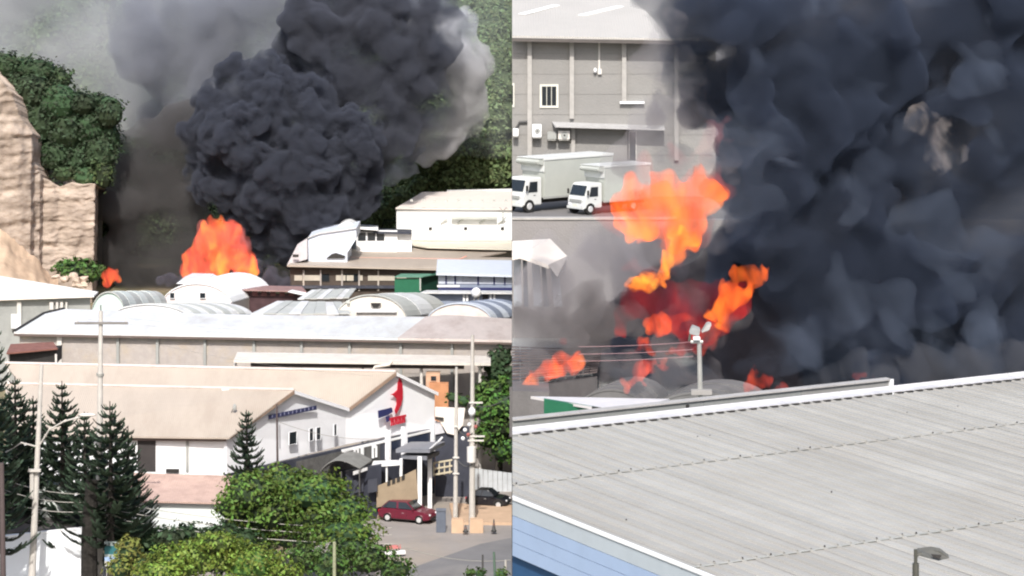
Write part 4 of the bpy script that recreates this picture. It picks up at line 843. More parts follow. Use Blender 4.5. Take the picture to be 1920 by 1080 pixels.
# lorries
def lorry(u, vb, D, rz, sc, label, boxL, clip=None):
    t = thing('box_lorry', label, 'lorry', (0,0,0), 'white box lorries on the terrace'); M_l = mat('lorry_white', (.62,.64,.63), .45, .05, .8, spec=.4); M_bx = mat('lorry_box', (.42,.44,.41), .55, .06, .6)
    # x forward; cab front at +x
    cabp = [(0,.45),(0,1.05),(-.12,1.35),(-.42,2.12),(-.62,2.22),(-1.65,2.25),(-1.65,.45)]
    MB().prism([V(x,-.95,z) for x, z in cabp], (0,1.9,0)).build('cab', M_l, t, bevel=.06)
    q = [V(-.15,-.82,1.36), V(-.15,.82,1.36), V(-.42,.78,2.05), V(-.42,-.78,2.05)]; MB().prism([p+V(.04,0,.02) for p in q], (.03,0,.01)).build('windscreen', M_glass, t)
    for s_ in (-1,1):
        q = [V(-.45,s_*.96,1.30), V(-1.25,s_*.96,1.30), V(-1.25,s_*.96,1.98), V(-.60,s_*.96,1.98)]; MB().prism(q, (0,s_*.015,0)).build('side_window', M_glass, t)
        MB().box(V(.03,s_*.68,.72), (.08,.3,.2)).build('headlight', mat('headlight', (.75,.75,.78), .15), t, bevel=.02)
        MB().box(V(-.2,s_*1.12,1.6), (.1,.16,.36)).build('mirror', M_dark, t, bevel=.02)
        MB().box(V(-1.0,s_*.965,1.1), (.16,.02,.04)).build('door_handle', M_dark, t)
        for x in (-.55, -boxL-.2):
            w = MB().tube([V(x, s_*.72, .42), V(x, s_*.98, .42)], .42, 18).build('wheel', M_rubber, t); MB().tube([V(x, s_*.97, .42), V(x, s_*1.0, .42)], [.24,.2], 12).build('rim', M_chrome, w)
    MB().box(V(.04,0,1.0), (.06,1.3,.18)).build('grille', M_conc2, t); MB().box(V(.05,0,.5), (.14,1.85,.2)).build('bumper', M_l, t, bevel=.03); MB().box(V(.07,0,.66),(.04,.5,.12)).build('number_plate', mat('plate', (.7,.7,.6), .5), t)
    MB().box(V(-boxL/2-1.5,0,.62), (boxL+.3,.8,.22)).build('chassis', M_dark, t)
    bx = MB().prism([V(-1.75,-1.08,.85), V(-1.75,-1.08,2.95), V(-1.25,-1.08,3.05), V(-1.1,-1.08,3.2), V(-1.35,-1.08,3.42), V(-boxL-1.75,-1.08,3.42), V(-boxL-1.75,-1.08,.85)], (0,2.16,0)).build('cargo_box', M_bx, t, bevel=.05)
    MB().box(V(-1.72,0,3.0), (.1,2.24,.9)).build('box_front', M_l, t, bevel=.04)
    MB().box(V(-boxL/2-1.55,0,3.45), (boxL+.5,2.2,.06)).build('box_roof', M_l, t, bevel=.02)
    for s_ in (-1,1): MB().box(V(-boxL/2-1.7,s_*1.1,3.38), (boxL+.1,.06,.12)).build('top_rail', M_l, t); MB().box(V(-boxL/2-1.7,s_*1.1,.9), (boxL+.1,.06,.14)).build('bottom_rail', M_conc2, t)
    t.scale = (sc,)*3; t.location = PZ(u, vb, ZT); t.rotation_euler = (0,0,rz); return t
lorry(1080, 402, 190, R(218), 1.0, 'white box lorry nearest the flames, its cab facing the camera', 4.4)
def clip_tree(t, side):
    sg = 1 if side == 'L' else -1; bpy.context.view_layer.update()
    for o in list(t.children_recursive):
        if o.type != 'MESH': continue
        bm = bmesh.new(); bm.from_mesh(o.data); mi = o.matrix_world.inverted(); co = mi @ V(-.01*sg,0,0); no = (o.matrix_world.to_3x3().transposed() @ V(sg,0,0)).normalized()
        r = bmesh.ops.bisect_plane(bm, geom=bm.verts[:]+bm.edges[:]+bm.faces[:], plane_co=co, plane_no=no, clear_outer=True)
        ed = [e_ for e_ in r['geom_cut'] if isinstance(e_, bmesh.types.BMEdge)]
        if ed: bmesh.ops.holes_fill(bm, edges=ed, sides=0)
        if len(bm.verts) == 0: bm.free(); bpy.data.objects.remove(o); continue
        bm.to_mesh(o.data); bm.free()
tl = lorry(962, 398, 190, R(222), 1.12, 'longer white box lorry cut by the dividing edge, at the left', 6.2); clip_tree(tl, 'R'); clip_tree(bc, 'L')
# collapsed white canopy at left
t = thing('torn_canopy', 'torn white plastic canopy on pale legs below the retaining wall', 'canopy', P(1000,560,172))
M_tc = mat('torn_white', (.68,.64,.60), .6, .06, 1)
MB().prism([P(958,452,172), P(1032,447,172), P(1064,480,170), P(1028,497,168), P(975,478,168), P(958,482,168)], (0,0,-.25)).build('hood', M_tc, t, clip='R', bevel=.03)
MB().prism([P(1064,480,170), P(1028,497,168), P(1045,520,168.5), P(1060,505,170)], (0,.3,0)).build('torn_flap', mat('torn_grey', (.42,.41,.41), .7), t)
for i in range(5): 
    u = 963+i*17; MB().prism([P(u,486,169.5), P(u+(8 if i%2 else 14),487,169.5), P(u+(9 if i%2 else 16)+i*2,575,170.5), P(u+i*2,575,170.5)], (0,.25,0)).build('leg', [mat('pale_blue_leg', (.48,.53,.60), .5), mat('slate_leg', (.12,.15,.19), .6)][i%2], t)
MB().tube([P(1012,468,170.8), P(1019,462,170.8)], .12, 8).build('knob', M_orange, t)
# burning low roofs
t = thing('tiled_roof_building', 'low building with rows of dark tiles half hidden by the left flames', 'building', (4, 158, ZR))
q = [P(958,722,148), P(1120,700,156), P(1130,655,176), P(958,648,176)]
nr, nc = 12, 10
M_tile = mat('dark_tile', (.16,.13,.125), .8, .2, 1)
for j in range(nr):
    for i in range(nc):
        f0, f1, g0, g1 = i/nc+.004, (i+1)/nc-.004, j/nr, (j+1)/nr-.012
        A_ = lambda f, g: q[0].lerp(q[1], f).lerp(q[3].lerp(q[2], f), g)
        roof([A_(f0,g0)+V(0,0,.12), A_(f1,g0)+V(0,0,.12), A_(f1,g1), A_(f0,g1)], 'tile', M_tile, t, .08, 'R' if i == 0 else None)
wall(V(.03,148.5,0), V(P(1120,0,156).x,156.3,0), q[0].z-.2, ZR, mat('sooty_wall', (.13,.125,.125), .9, .15, .8, bump=.3), t, ztb=q[1].z-.2)
o = MB().prism([P(961,733,140), P(1030,735,140), P(1030,790,140), P(961,790,140)], (0,3,0)).build('grey_outbuilding', mat('sooty_wall', (.13,.125,.125)), clip='R'); tag(o, 'plain grey block at the left in front of the burning roofs', 'building')
for i, (u0, w_, v_, D, lb) in enumerate(((1215,190,775,136,'dim vaulted roof right behind the floodlight pole'),(1080,130,768,140,'dim vaulted roof left of the floodlight pole'))):
    vault('smoky_vault', lb, P(u0,v_,D), P(u0+w_,v_,D), 1.1, V(1.5,4,0), mat('sooty_sheet', (.13,.13,.13), .85, .2, 1), 5, mat('sooty_sheet', (.13,.13,.13)), zb=ZR, mfront=mat('sooty_sheet', (.13,.13,.13)), group='vaulted roofs in the smoke')
# green shed
t = thing('green_shed', 'white roofed dark green shed in front of the burning roofs', 'shed', (P(1090,760,104).x, 105, ZR))
MB().prism([P(995,743,106), P(1048,744,110), P(1255,748,112), P(1165,772,102), P(1128,766,102.4)], (0,0,-.1)).build('roof', mat('pinkish_white_sheet', (.66,.64,.64), .6), t)
MB().prism([P(1020,749,104.6), P(1132,767,103), P(1132,800,103), P(1020,800,104.6)], (0,.3,0)).build('wall', M_green, t)
MB().prism([P(1110,763,102.6), P(1160,771,102.0), P(1158,775,102.0), P(1110,768,102.6)], (0,.2,0)).build('fascia', M_dark, t)
# floodlight pole
t = thing('floodlight_pole', 'grey pole with two tilted floodlights rising before the smoke', 'floodlight', V(P(1312,0,110).x, 110, ZR))
MB().tube([V(P(1314,0,110).x,110,ZR), P(1313,740,110), P(1311,640,110)], [.13,.11,.09], 10).build('shaft', M_lampg, t)
MB().box(P(1315,735,109.8), (.85,.3,.2)).build('cross_plate', mat('dull_metal', (.30,.29,.28), .7), t)
MB().prism([P(1292,626,110), P(1298,612,110.5), P(1314,618,110.5), P(1311,632,110)], (0,.35,.05)).build('floodlight', M_lampg, t, bevel=.03)
MB().prism([P(1315,625,110), P(1326,607,110.2), P(1335,608,110.2), P(1330,620,110)], (0,.35,.05)).build('floodlight', mat('dull_metal', (.30,.29,.28)), t, bevel=.03)
MB().box(P(1306,634,109.9), (.28,.4,.1)).build('lamp_tray', M_white, t); MB().prism([P(1290,640,110), P(1292,626,110), P(1296,628,110), P(1296,640,110)], (0,.1,0)).build('lamp_strut', M_lampdark, t); MB().tube([P(1295,641,110), P(1318,641,110)], .08, 6).build('arm', M_lampg, t)
# overhead wires in the fire
for v0_, v1_, lb in ((650,641,'upper pale wire across the dark red smoke'),(664,655,'middle pale wire across the dark red smoke'),(677,668,'lower wire across the dark red smoke')):
    wire((P(1085,v0_,122), P(1300,v1_,122)), .008, lb, mat('hot_wire', (.5,.3,.32), .6), .05, g='wires across the burning yard')
# near roof, blue gable, parapet
A0 = P(960,815,70); d1 = V(.855,.518,0).normalized(); d2 = V(.518,-.855,0).normalized(); sl = .03
def RP(a, b, dz=0): return A0 + d1*a + d2*b + V(0,0,-sl*b + dz)
t = thing('near_roof_building', 'large pale ribbed metal roof with a blue clad gable filling the foreground', 'building', V(RP(10,14).x, RP(10,14).y, ZR))
M_near = mat('pale_grey_sheet', (.37,.366,.345), .65, .06, .8, col2=(.335,.325,.30), amt2=.5, spec=.35)
a_e, pitch = -3.77, .37; ncol = 74; rows = [(.25,5.0),(4.94,13.2),(13.14,32)]
nt_ = M_near.node_tree; oi = nt_.nodes.new('ShaderNodeObjectInfo'); mr_ = nt_.nodes.new('ShaderNodeMapRange'); mr_.inputs[3].default_value = .90; mr_.inputs[4].default_value = 1.06; hs_ = nt_.nodes.new('ShaderNodeHueSaturation'); bs_ = nt_.nodes['Principled BSDF']; src_ = bs_.inputs['Base Color'].links[0].from_socket
nt_.links.new(oi.outputs['Random'], mr_.inputs[0]); nt_.links.new(mr_.outputs[0], hs_.inputs['Value']); nt_.links.new(src_, hs_.inputs['Color']); nt_.links.new(hs_.outputs[0], bs_.inputs['Base Color'])
for j, (b0, b1) in enumerate(rows):
    for i in range(ncol):
        a0 = a_e + .06 + i*pitch; a1 = a0 + pitch - .006; bb0 = b0
        lim = -.855*min(a0,0)/.518
        if lim > b1: continue
        dz = -.035*j + random.uniform(-.004,.004); st = random.uniform(0,.03)
        prof = [(a0, 0),(a0+.03, 0),(a0+.045,.045),(a0+.075,.045),(a0+.09,0),(a0+.20,0.004),(a1,0)]
        mb = MB(); n = len(prof)
        for bb in (bb0 + st, b1): 
            for (pa, pz) in prof: mb.v.append(RP(pa, bb, dz+pz))
        for bb in (bb0 + st, b1):
            for (pa, pz) in prof: mb.v.append(RP(pa, bb, dz+pz-.012))
        for k in range(n-1): mb.f.append((k, k+1, n+k+1, n+k)); mb.f.append((2*n+k, 3*n+k, 3*n+k+1, 2*n+k+1)); mb.f.append((k, 2*n+k, 2*n+k+1, k+1)); mb.f.append((n+k, n+k+1, 3*n+k+1, 3*n+k))
        mb.build('roof_sheet', M_near, t, clip='R' if lim > b0-1 else None, fix=False)
# screw heads in rows: one joined part
mb = MB()
for bb in (5.0, 9.2, 13.2, 17.5, 2.6):
    for i in range(ncol):
        a0 = a_e + .06 + i*pitch + .06
        if (RP(a0, bb)).x < .1: continue
        if random.random() < (.30 if bb in (5.0, 13.2) else .08): mb.box(RP(a0, bb+random.uniform(-.03,.03), .045-(.02 if bb > 5 else 0)-(.02 if bb > 13.1 else 0)), (.035,.035,.03))
o = mb.build('screw_heads', M_dark, t, fix=False); o['kind'] = 'stuff'
mb = MB()                                                    # grey strips stand in for shade in the gaps under the sheet ends
for bb in (4.99, 13.19):
    mb.prism([RP(a_e,bb-.02,-.05), RP(a_e+28,bb-.02,-.05), RP(a_e+28,bb+.03,-.05), RP(a_e,bb+.03,-.05)], (0,0,.02))
mb.build('lap_shade', M_conc2, t, clip='R')
# deck below
MB().prism([RP(a_e+.1,.1,-.12), RP(25,.1,-.12), RP(25,32,-.12), RP(a_e+.1,32,-.12)], (0,0,-.15)).build('roof_deck', M_conc2, t, clip='R')
# ridge flashing: pieces
for i in range(14):
    a0 = a_e + i*2.1; MB().prism([RP(a0,-.05,.10), RP(a0+2.09,-.05,.10), RP(a0+2.09,.22,.075), RP(a0,.22,.075)], (0,0,-.025)).build('ridge_flashing', mat('flashing_white', (.50,.50,.52), .4), t, clip='R' if a0 < 0 else None)
    MB().prism([RP(a0,-.10,.17), RP(a0+2.09,-.10,.17), RP(a0+2.09,-.05,.10), RP(a0,-.05,.10)], (0,.02,-.0)).build('ridge_upstand', mat('flashing_white', (.66,.66,.68)), t, clip='R' if a0 < 0 else None)
mb = MB()
for i in range(ncol):
    a0 = a_e + .06 + i*pitch + .10
    if RP(a0,.26).x > .05: mb.prism([RP(a0,.24,.005), RP(a0+.26,.24,.005), RP(a0+.26,.27,.005), RP(a0,.27,.005)], (0,0,.055))
o = mb.build('ridge_closers', M_dark, t, fix=False); o['kind'] = 'stuff'
# gable flashing and blue boards
MB().prism([RP(a_e-.03,0,.06), RP(a_e+.07,0,.06), RP(a_e+.07,32,.06), RP(a_e-.03,32,.06)], (0,0,-.06)).build('verge_trim', M_white, t, clip='R')
M_bb = mat('pale_blue_board', (.34,.45,.64), .4, .05, 1.2, spec=.4); M_bg = mat('blue_grey_board', (.44,.50,.55), .5, .05, 1.2)
hts = [.36,.30,.33,.32]; z0 = -.01
for i, h in enumerate(hts):
    MB().prism([RP(a_e,0,z0-.012), RP(a_e,32,z0-.012), RP(a_e,32,z0-h), RP(a_e,0,z0-h)], -d1*(-.10+.025*(i%2))).build('board', M_bg if i == 0 else M_bb, t, clip='R'); z0 -= h
MB().prism([RP(a_e+.12,0,z0+.3), RP(a_e+.12,32,z0+.3), V(*RP(a_e+.12,32)[:2],ZR), V(*RP(a_e+.12,0)[:2],ZR)], d1*.2).build('wall', mat('deep_blue_wall', (.03,.09,.20), .6, .1, 1), t, clip='R')
MB().prism([RP(a_e+.4,-.0,-.3), RP(25,-.0,-.3), V(*RP(25,0)[:2],ZR), V(*RP(a_e+.4,0)[:2],ZR)], d2*.2).build('back_wall', M_conc2, t, clip='R')
# parapet behind the ridge
t = thing('parapet_wall', 'long grey parapet wall with a pale coping behind the near roof', 'wall', V(6,78,ZR))
pa = P(960,788,75.2); dd = d1; L1 = (P(1672,0,82.3).x)/dd.x
pb = pa + dd*L1; zt = P(1042,777,76).z
def PW(s, z): q = pa + dd*s; return V(q.x, q.y, z)
segs = [(0,3.2),(3.21,6.6),(6.61,10.2),(10.21,L1)]
for s0, s1 in segs: MB().prism([PW(s0,ZR), PW(s1,ZR), PW(s1,zt-.05), PW(s0,zt-.05)], V(-dd.y,dd.x,0)*.25).build('wall_section', mat('parapet_grey', (.23,.24,.235), .85, .08, .6, bump=.2) if s0 < 10 else mat('parapet_light', (.24,.24,.235), .8), t, clip='R')
for k in range(6):
    s0, s1 = L1*k/6, L1*(k+1)/6-.01; MB().prism([PW(s0,zt-.04)+V(.04,-.06,0), PW(s1,zt-.04)+V(.04,-.06,0), PW(s1,zt+.0)+V(.04,-.06,0), PW(s0,zt+.0)+V(.04,-.06,0)], V(-dd.y,dd.x,0)*.36).build('coping', mat('parapet_coping', (.38,.37,.36), .8), t, clip='R')
MB().prism([PW(L1-.12,zt-1.2)+V(.05,-.08,0), PW(L1,zt-1.2)+V(.05,-.08,0), PW(L1,zt)+V(.05,-.08,0), PW(L1-.12,zt)+V(.05,-.08,0)], V(-dd.y,dd.x,0)*.1).build('end_post', M_white, t)
MB().tube([PW(5.95,zt-.1)+V(.06,-.1,0), PW(5.95,zt-1.4)+V(.06,-.1,0)], .05, 6).build('drainpipe', M_dark, t)
o = thing('street_lamp', 'dark flat headed street lamp in front of the pale roof at the bottom', 'street lamp', V(P(1717,0,52).x, 52, ZR))
MB().tube([V(P(1717,0,52).x,52,ZR), P(1717,1056,52)], [.10,.065], 10).build('shaft', M_lampdark, o)
MB().tube([P(1717,1056,52), P(1716.5,1030,52)], .035, 8).build('spigot', M_lampdark, o)
MB().tube([P(1717,1050,52), P(1719,1041,52), P(1728,1038,52)], .03, 8).build('arm', M_lampdark, o)
MB().prism([P(1721,1034,52.1), P(1748,1031,52.1), P(1764,1034,52), P(1781,1047,51.9), P(1760,1052,51.8), P(1745,1048,51.8), P(1730,1042,51.9), P(1719,1041,52)], (0,.12,.045)).build('lamp_head', mat('lamp_head_grey', (.11,.11,.10), .5), o, bevel=.01)
MB().prism([P(1746,1039,51.78), P(1766,1041,51.75), P(1762,1048,51.75), P(1750,1046,51.78)], (0,.02,.0)).build('lamp_glass', M_dark, o)

# ------------------------------------------------------------------ smoke and fire
ICO = None
def blob_mesh(name, balls, voxel, m, label, cat, disp=((.5,.15),), side=None, thing_kind=None, group=None, smooth=True, warp=()):
    """fog surface grown from many balls, then roughened: points -> volume -> mesh"""
    pts = np.array([b[:3] for b in balls], dtype=np.float32); rad = np.array([b[3] for b in balls], dtype=np.float32)
    me = bpy.data.meshes.new(name+'_pts'); me.vertices.add(len(pts)); me.vertices.foreach_set('co', pts.ravel())
    at = me.attributes.new('rad', 'FLOAT', 'POINT'); at.data.foreach_set('value', rad)
    ob = bpy.data.objects.new(name+'_pts', me); COL.objects.link(ob)
    ng = bpy.data.node_groups.new('grow', 'GeometryNodeTree'); ng.interface.new_socket('Geometry', in_out='INPUT', socket_type='NodeSocketGeometry'); ng.interface.new_socket('Geometry', in_out='OUTPUT', socket_type='NodeSocketGeometry')
    N = ng.nodes; L = ng.links; gi = N.new('NodeGroupInput'); go = N.new('NodeGroupOutput')
    mp = N.new('GeometryNodeMeshToPoints'); na = N.new('GeometryNodeInputNamedAttribute'); na.data_type = 'FLOAT'; na.inputs['Name'].default_value = 'rad'
    pv = N.new('GeometryNodePointsToVolume'); pv.resolution_mode = 'VOXEL_SIZE'; pv.inputs['Voxel Size'].default_value = voxel; pv.inputs['Density'].default_value = 1
    vm = N.new('GeometryNodeVolumeToMesh'); vm.inputs['Threshold'].default_value = .3
    L.new(gi.outputs[0], mp.inputs[0]); L.new(na.outputs[0], mp.inputs['Radius']); L.new(mp.outputs[0], pv.inputs['Points']); L.new(na.outputs[0], pv.inputs['Radius']); L.new(pv.outputs[0], vm.inputs[0]); L.new(vm.outputs[0], go.inputs[0])
    md = ob.modifiers.new('g', 'NODES'); md.node_group = ng
    dg = bpy.context.evaluated_depsgraph_get(); dg.update(); ev = ob.evaluated_get(dg); out = bpy.data.meshes.new_from_object(ev)
    bpy.data.objects.remove(ob)
    n = len(out.vertices); co = np.empty(n*3, dtype=np.float32); out.vertices.foreach_get('co', co); co = co.reshape(-1,3)
    no = np.empty(n*3, dtype=np.float32); out.vertices.foreach_get('normal', no); no = no.reshape(-1,3)
    for amp, sc, zs in warp:
        co = co + np.array([tuple(noise.noise_vector(Vector((p[0]*sc, p[1]*sc, p[2]*sc*zs)))) for p in co.tolist()], dtype=np.float32)*amp
    add = np.zeros(n, dtype=np.float32)
    for amp, sc in [d_ for d_ in disp if d_[0] < 0]:
        add += np.array([.5 - 2*abs(noise.noise(Vector(p)*sc)) for p in co.tolist()], dtype=np.float32)*-amp
    for amp, sc in [d_ for d_ in disp if d_[0] > 0]:
        add += np.array([noise.noise(Vector(p)*sc) for p in co.tolist()], dtype=np.float32)*amp
    co = co + no*add[:, None]
    if side == 'L': co[:,0] = np.minimum(co[:,0], -.05)
    if side == 'R': co[:,0] = np.maximum(co[:,0], .05)
    org = np.array([co[:,0].mean(), co[:,1].mean(), co[:,2].min()]); out.vertices.foreach_set('co', (co-org).astype(np.float32).ravel())
    if smooth: out.polygons.foreach_set('use_smooth', np.ones(len(out.polygons), dtype=bool))
    out.materials.clear(); out.materials.append(m); out.update()
    o = bpy.data.objects.new(name, out); COL.objects.link(o); o.location = org
    rm_ = o.modifiers.new('r', 'REMESH'); rm_.mode = 'VOXEL'; rm_.voxel_size = voxel*.85; rm_.use_smooth_shade = True
    dg = bpy.context.evaluated_depsgraph_get(); dg.update(); o2 = bpy.data.meshes.new_from_object(o.evaluated_get(dg)); o.modifiers.clear(); o.data = o2
    n = len(o2.vertices); co = np.empty(n*3, dtype=np.float32); o2.vertices.foreach_get('co', co); co = co.reshape(-1,3)
    if side == 'L': co[:,0] = np.minimum(co[:,0], -.05-org[0])
    if side == 'R': co[:,0] = np.maximum(co[:,0], .05-org[0])
    o2.vertices.foreach_set('co', co.ravel()); o2.materials.clear(); o2.materials.append(m); o2.name = name; o2.update()
    tag(o, label, cat, group, thing_kind); return o
def fractal(seeds, n1=22, r1=(.28,.5), n2=10, r2=(.3,.5), squash=.8):
    """seeds (x,y,z,r): balls on balls on balls, kept on the outer side"""
    c0 = np.array([s[:3] for s in seeds]); q0 = np.array([s[3] for s in seeds]); out = [tuple(s) for s in seeds]; lv1 = []
    def outside(p, c, q, k): return np.all(np.linalg.norm(c-p, axis=1) > q*k)
    for s_ in seeds:
        for _ in range(n1):
            d = rng.normal(size=3); d /= np.linalg.norm(d)
            if d[1] > .35: d[1] = -d[1]
            p = np.array(s_[:3]) + d*s_[3]*.93
            if outside(p, c0, q0, .80): lv1.append((*p, s_[3]*rng.uniform(*r1)))
    out += lv1
    c1 = np.array([s[:3] for s in lv1]); q1 = np.array([s[3] for s in lv1])
    for s_ in lv1:
        for _ in range(n2):
            d = rng.normal(size=3); d /= np.linalg.norm(d)
            if d[1] > .35: d[1] = -d[1]
            p = np.array(s_[:3]) + d*s_[3]*.88
            if outside(p, c0, q0, .95) and outside(p, c1, q1, .72): out.append((*p, s_[3]*rng.uniform(*r2)))
    return out
def seeds_px(lst, D, dj=2.0, dk=None):
    o = []
    for s_ in lst:
        u, v, r = s_[:3]; d = D + (s_[3] if len(s_) > 3 else 0) + random.uniform(-dj, dj); k = d/F; p = P(u,v,d); o.append((p.x, p.y, p.z, r*k))
    return o
def vfire(name, dens, c1, c2, estr, scale, alb=(.15,.08,.05)):
    m = vol(name, alb, dens, c1, estr); N = m.node_tree.nodes; L = m.node_tree.links; p = [n for n in N if n.type == 'PRINCIPLED_VOLUME'][0]
    tc = N.new('ShaderNodeTexCoord'); mp = N.new('ShaderNodeMapping'); mp.inputs['Scale'].default_value = (1, 1, .55); n1 = N.new('ShaderNodeTexNoise'); n1.inputs['Scale'].default_value = scale; n1.inputs['Detail'].default_value = 4; n1.inputs['Distortion'].default_value = 1.6; m.cycles.volume_step_rate = .06
    L.new(tc.outputs['Object'], mp.inputs[0]); L.new(mp.outputs[0], n1.inputs['Vector'])
    r = N.new('ShaderNodeValToRGB'); e = r.color_ramp.elements; e[0].position = .33; e[0].color = (*[a*.12 for a in c1], 1); e[1].position = .66; e[1].color = (*c2, 1); k = e.new(.5); k.color = (*c1, 1)
    L.new(n1.outputs['Fac'], r.inputs[0]); L.new(r.outputs[0], p.inputs['Emission Color']); return m
def vsmoke(name, col, dens, scale, lo=.38, hi=.62, col2=None, detail=4, step=.12, floor=.0, dist=.4, stretch=(1,1,1)):
    """smoke whose density follows a turbulent field in space"""
    m = vol(name, col, dens); N = m.node_tree.nodes; L = m.node_tree.links; p = [n for n in N if n.type == 'PRINCIPLED_VOLUME'][0]
    tc = N.new('ShaderNodeTexCoord'); mp = N.new('ShaderNodeMapping'); mp.inputs['Scale'].default_value = stretch; n1 = N.new('ShaderNodeTexNoise'); n1.inputs['Scale'].default_value = scale; n1.inputs['Detail'].default_value = detail; n1.inputs['Roughness'].default_value = .55; n1.inputs['Distortion'].default_value = dist
    L.new(tc.outputs['Object'], mp.inputs[0]); L.new(mp.outputs[0], n1.inputs['Vector'])
    r = N.new('ShaderNodeMapRange'); r.interpolation_type = 'SMOOTHSTEP'; r.inputs[1].default_value = lo; r.inputs[2].default_value = hi; r.inputs[3].default_value = dens*floor; r.inputs[4].default_value = dens
    L.new(n1.outputs['Fac'], r.inputs[0]); L.new(r.outputs[0], p.inputs['Density'])
    if col2:
        c = N.new('ShaderNodeMix'); c.data_type = 'RGBA'; r2 = N.new('ShaderNodeMapRange'); r2.inputs[1].default_value = .4; r2.inputs[2].default_value = .66; L.new(n1.outputs['Fac'], r2.inputs[0]); L.new(r2.outputs[0], c.inputs[0]); c.inputs[6].default_value = (*col, 1); c.inputs[7].default_value = (*col2, 1); L.new(c.outputs[2], p.inputs['Color'])
    m.cycles.volume_step_rate = step if hasattr(m.cycles, 'volume_step_rate') else 1
    return m
V_dark = vsmoke('black_smoke', (.135,.148,.19), 2.3, .30, .40, .62, floor=.03, step=.08, detail=6)
V_mid = vsmoke('grey_smoke', (.42,.44,.50), .34, .10, .36, .66, floor=.1)
V_brown = vsmoke('brown_smoke', (.22,.215,.22), .55, .12, .34, .62, floor=.12)
V_pale = vsmoke('pale_smoke', (.90,.91,.95), .75, .20, .36, .60, floor=.1)
V_veil = vsmoke('thin_smoke_veil', (.80,.82,.86), .22, .06, .38, .68, floor=.12)
V_rdark = vsmoke('navy_smoke', (.085,.106,.158), 1.0, .10, .34, .66, floor=.38, step=.15, detail=4, dist=1.0)
V_rmid = vsmoke('slate_smoke', (.165,.20,.27), .34, .14, .42, .68, floor=.0, step=.15, dist=1.0)
V_rhaze = vsmoke('fire_side_haze', (.58,.55,.57), .30, .14, .36, .66, floor=.15)
V_fire = vfire('flame', .38, (1.0,.10,.05), (1.4,.36,.04), .72, .38)
V_core = vfire('flame_core', .3, (1.0,.25,.03), (1.3,.50,.02), .8, .6)
V_fireR = vfire('flame_orange', .55, (1.0,.13,.010), (1.3,.30,.02), 1.15, .40)
V_coreR = vfire('flame_orange_core', .6, (1.0,.20,.015), (1.4,.60,.04), 1.7, .8)
V_deep = vfire('deep_red_glow', .36, (.30,.006,.014), (1.1,.035,.012), .42, .26, (.03,.02,.02))

# left: main column
main = seeds_px([(505,462,34,-2),(470,405,48,-2),(540,410,66),(600,385,70),(648,345,60),(425,335,52,-3),(500,330,86,-2),(580,300,84),(440,262,66,-3),(500,225,80,-1),(405,225,42,-2),(560,240,74),(620,285,74),(480,160,40),
   (530,180,50),(660,270,55),(665,380,34),(395,185,30,-2),(360,250,26,-2),(440,140,34),(500,130,34),(590,185,44),(690,330,34),(370,330,26,-2),(620,430,26),(575,445,30),(480,490,24),(540,470,30),(520,440,40),(385,280,30,-2),(455,205,50)], 350, 1.5)
blob_mesh('smoke_plume', fractal(main, 30, (.24,.44), 12, (.3,.5)), .26, V_dark, 'dense billowing black smoke column rising above the fireball', 'smoke', ((-.35,.33),(-.12,.8),(.22,.6),(.1,1.6)), 'L', 'stuff')
upper = seeds_px([(650,170,60),(705,150,76),(760,180,74),(795,165,52),(730,230,66),(680,250,52),(640,110,58),(700,90,70),(760,110,60),(590,60,60),(640,30,60),(720,20,60),(800,60,55),(560,110,48),(690,310,34),(720,290,36),(600,150,50), (820,30,44),(650,-30,70),(720,-30,60)], 360, 2.5)
blob_mesh('smoke_plume', fractal(upper, 20, (.28,.5), 6, (.3,.5)), .5, vsmoke('charcoal_smoke', (.16,.172,.215), 1.6, .15, .41, .66, floor=.03, step=.10, detail=6), 'softer charcoal smoke head drifting to the upper right', 'smoke', ((-.5,.2),(-.2,.5),(.4,.35),(.2,1.0)), 'L', 'stuff')
back = seeds_px([(420,60,90),(500,60,100),(540,130,90),(460,140,70),(620,60,110),(700,60,110),(790,50,70),(400,170,70),(330,220,60),(840,50,40),(330,60,90),(270,70,70),(360,120,80)], 374, 4)
blob_mesh('smoke_bank', fractal(back, 14, (.3,.55), 3, (.3,.5)), .9, V_mid, 'grey smoke bank behind the black column', 'smoke', ((1.2,.18),(.4,.5)), 'L', 'stuff')
rim = seeds_px([(815,90,56),(850,130,58),(875,180,42),(865,225,42),(830,250,46),(850,60,48),(790,270,36),(895,150,22),(885,110,30),(760,310,28),(735,330,26)], 372, 2)
blob_mesh('smoke_rim', fractal(rim, 18, (.3,.5), 5, (.3,.5)), .6, V_pale, 'pale grey sunlit smoke along the right edge of the plume', 'smoke', ((.8,.25),(.3,.8)), 'L', 'stuff')
brown = seeds_px([(265,290,50),(300,300,66),(370,230,50),(330,240,40),(245,380,60),(320,400,80),(280,460,80),(350,330,60),(240,480,50),(330,500,70),(380,470,60),(300,530,60),(240,300,36),(370,540,40)], 360, 3)
blob_mesh('smoke_bank', fractal(brown, 12, (.3,.5), 3, (.3,.5)), .8, V_brown, 'brownish low smoke between the cliff and the fireball', 'smoke', ((1.2,.16),(.4,.5)), 'L', 'stuff')
low = seeds_px([(345,528,14),(318,522,14),(300,526,10),(505,520,24),(530,530,18),(480,505,22),(445,460,18)], 332, 1)
blob_mesh('smoke_puff', fractal(low, 14, (.3,.5), 4, (.3,.5)), .22, vsmoke('low_smoke', (.22,.22,.27), 1.4, .5, .38, .6), 'small dark smoke puffs round the base of the fireball', 'smoke', ((.25,.6),), 'L', 'stuff')
v2 = seeds_px([(u, v, 70) for u in (690,760,830,900,960) for v in (-30,60,150,240)], 379, 1)
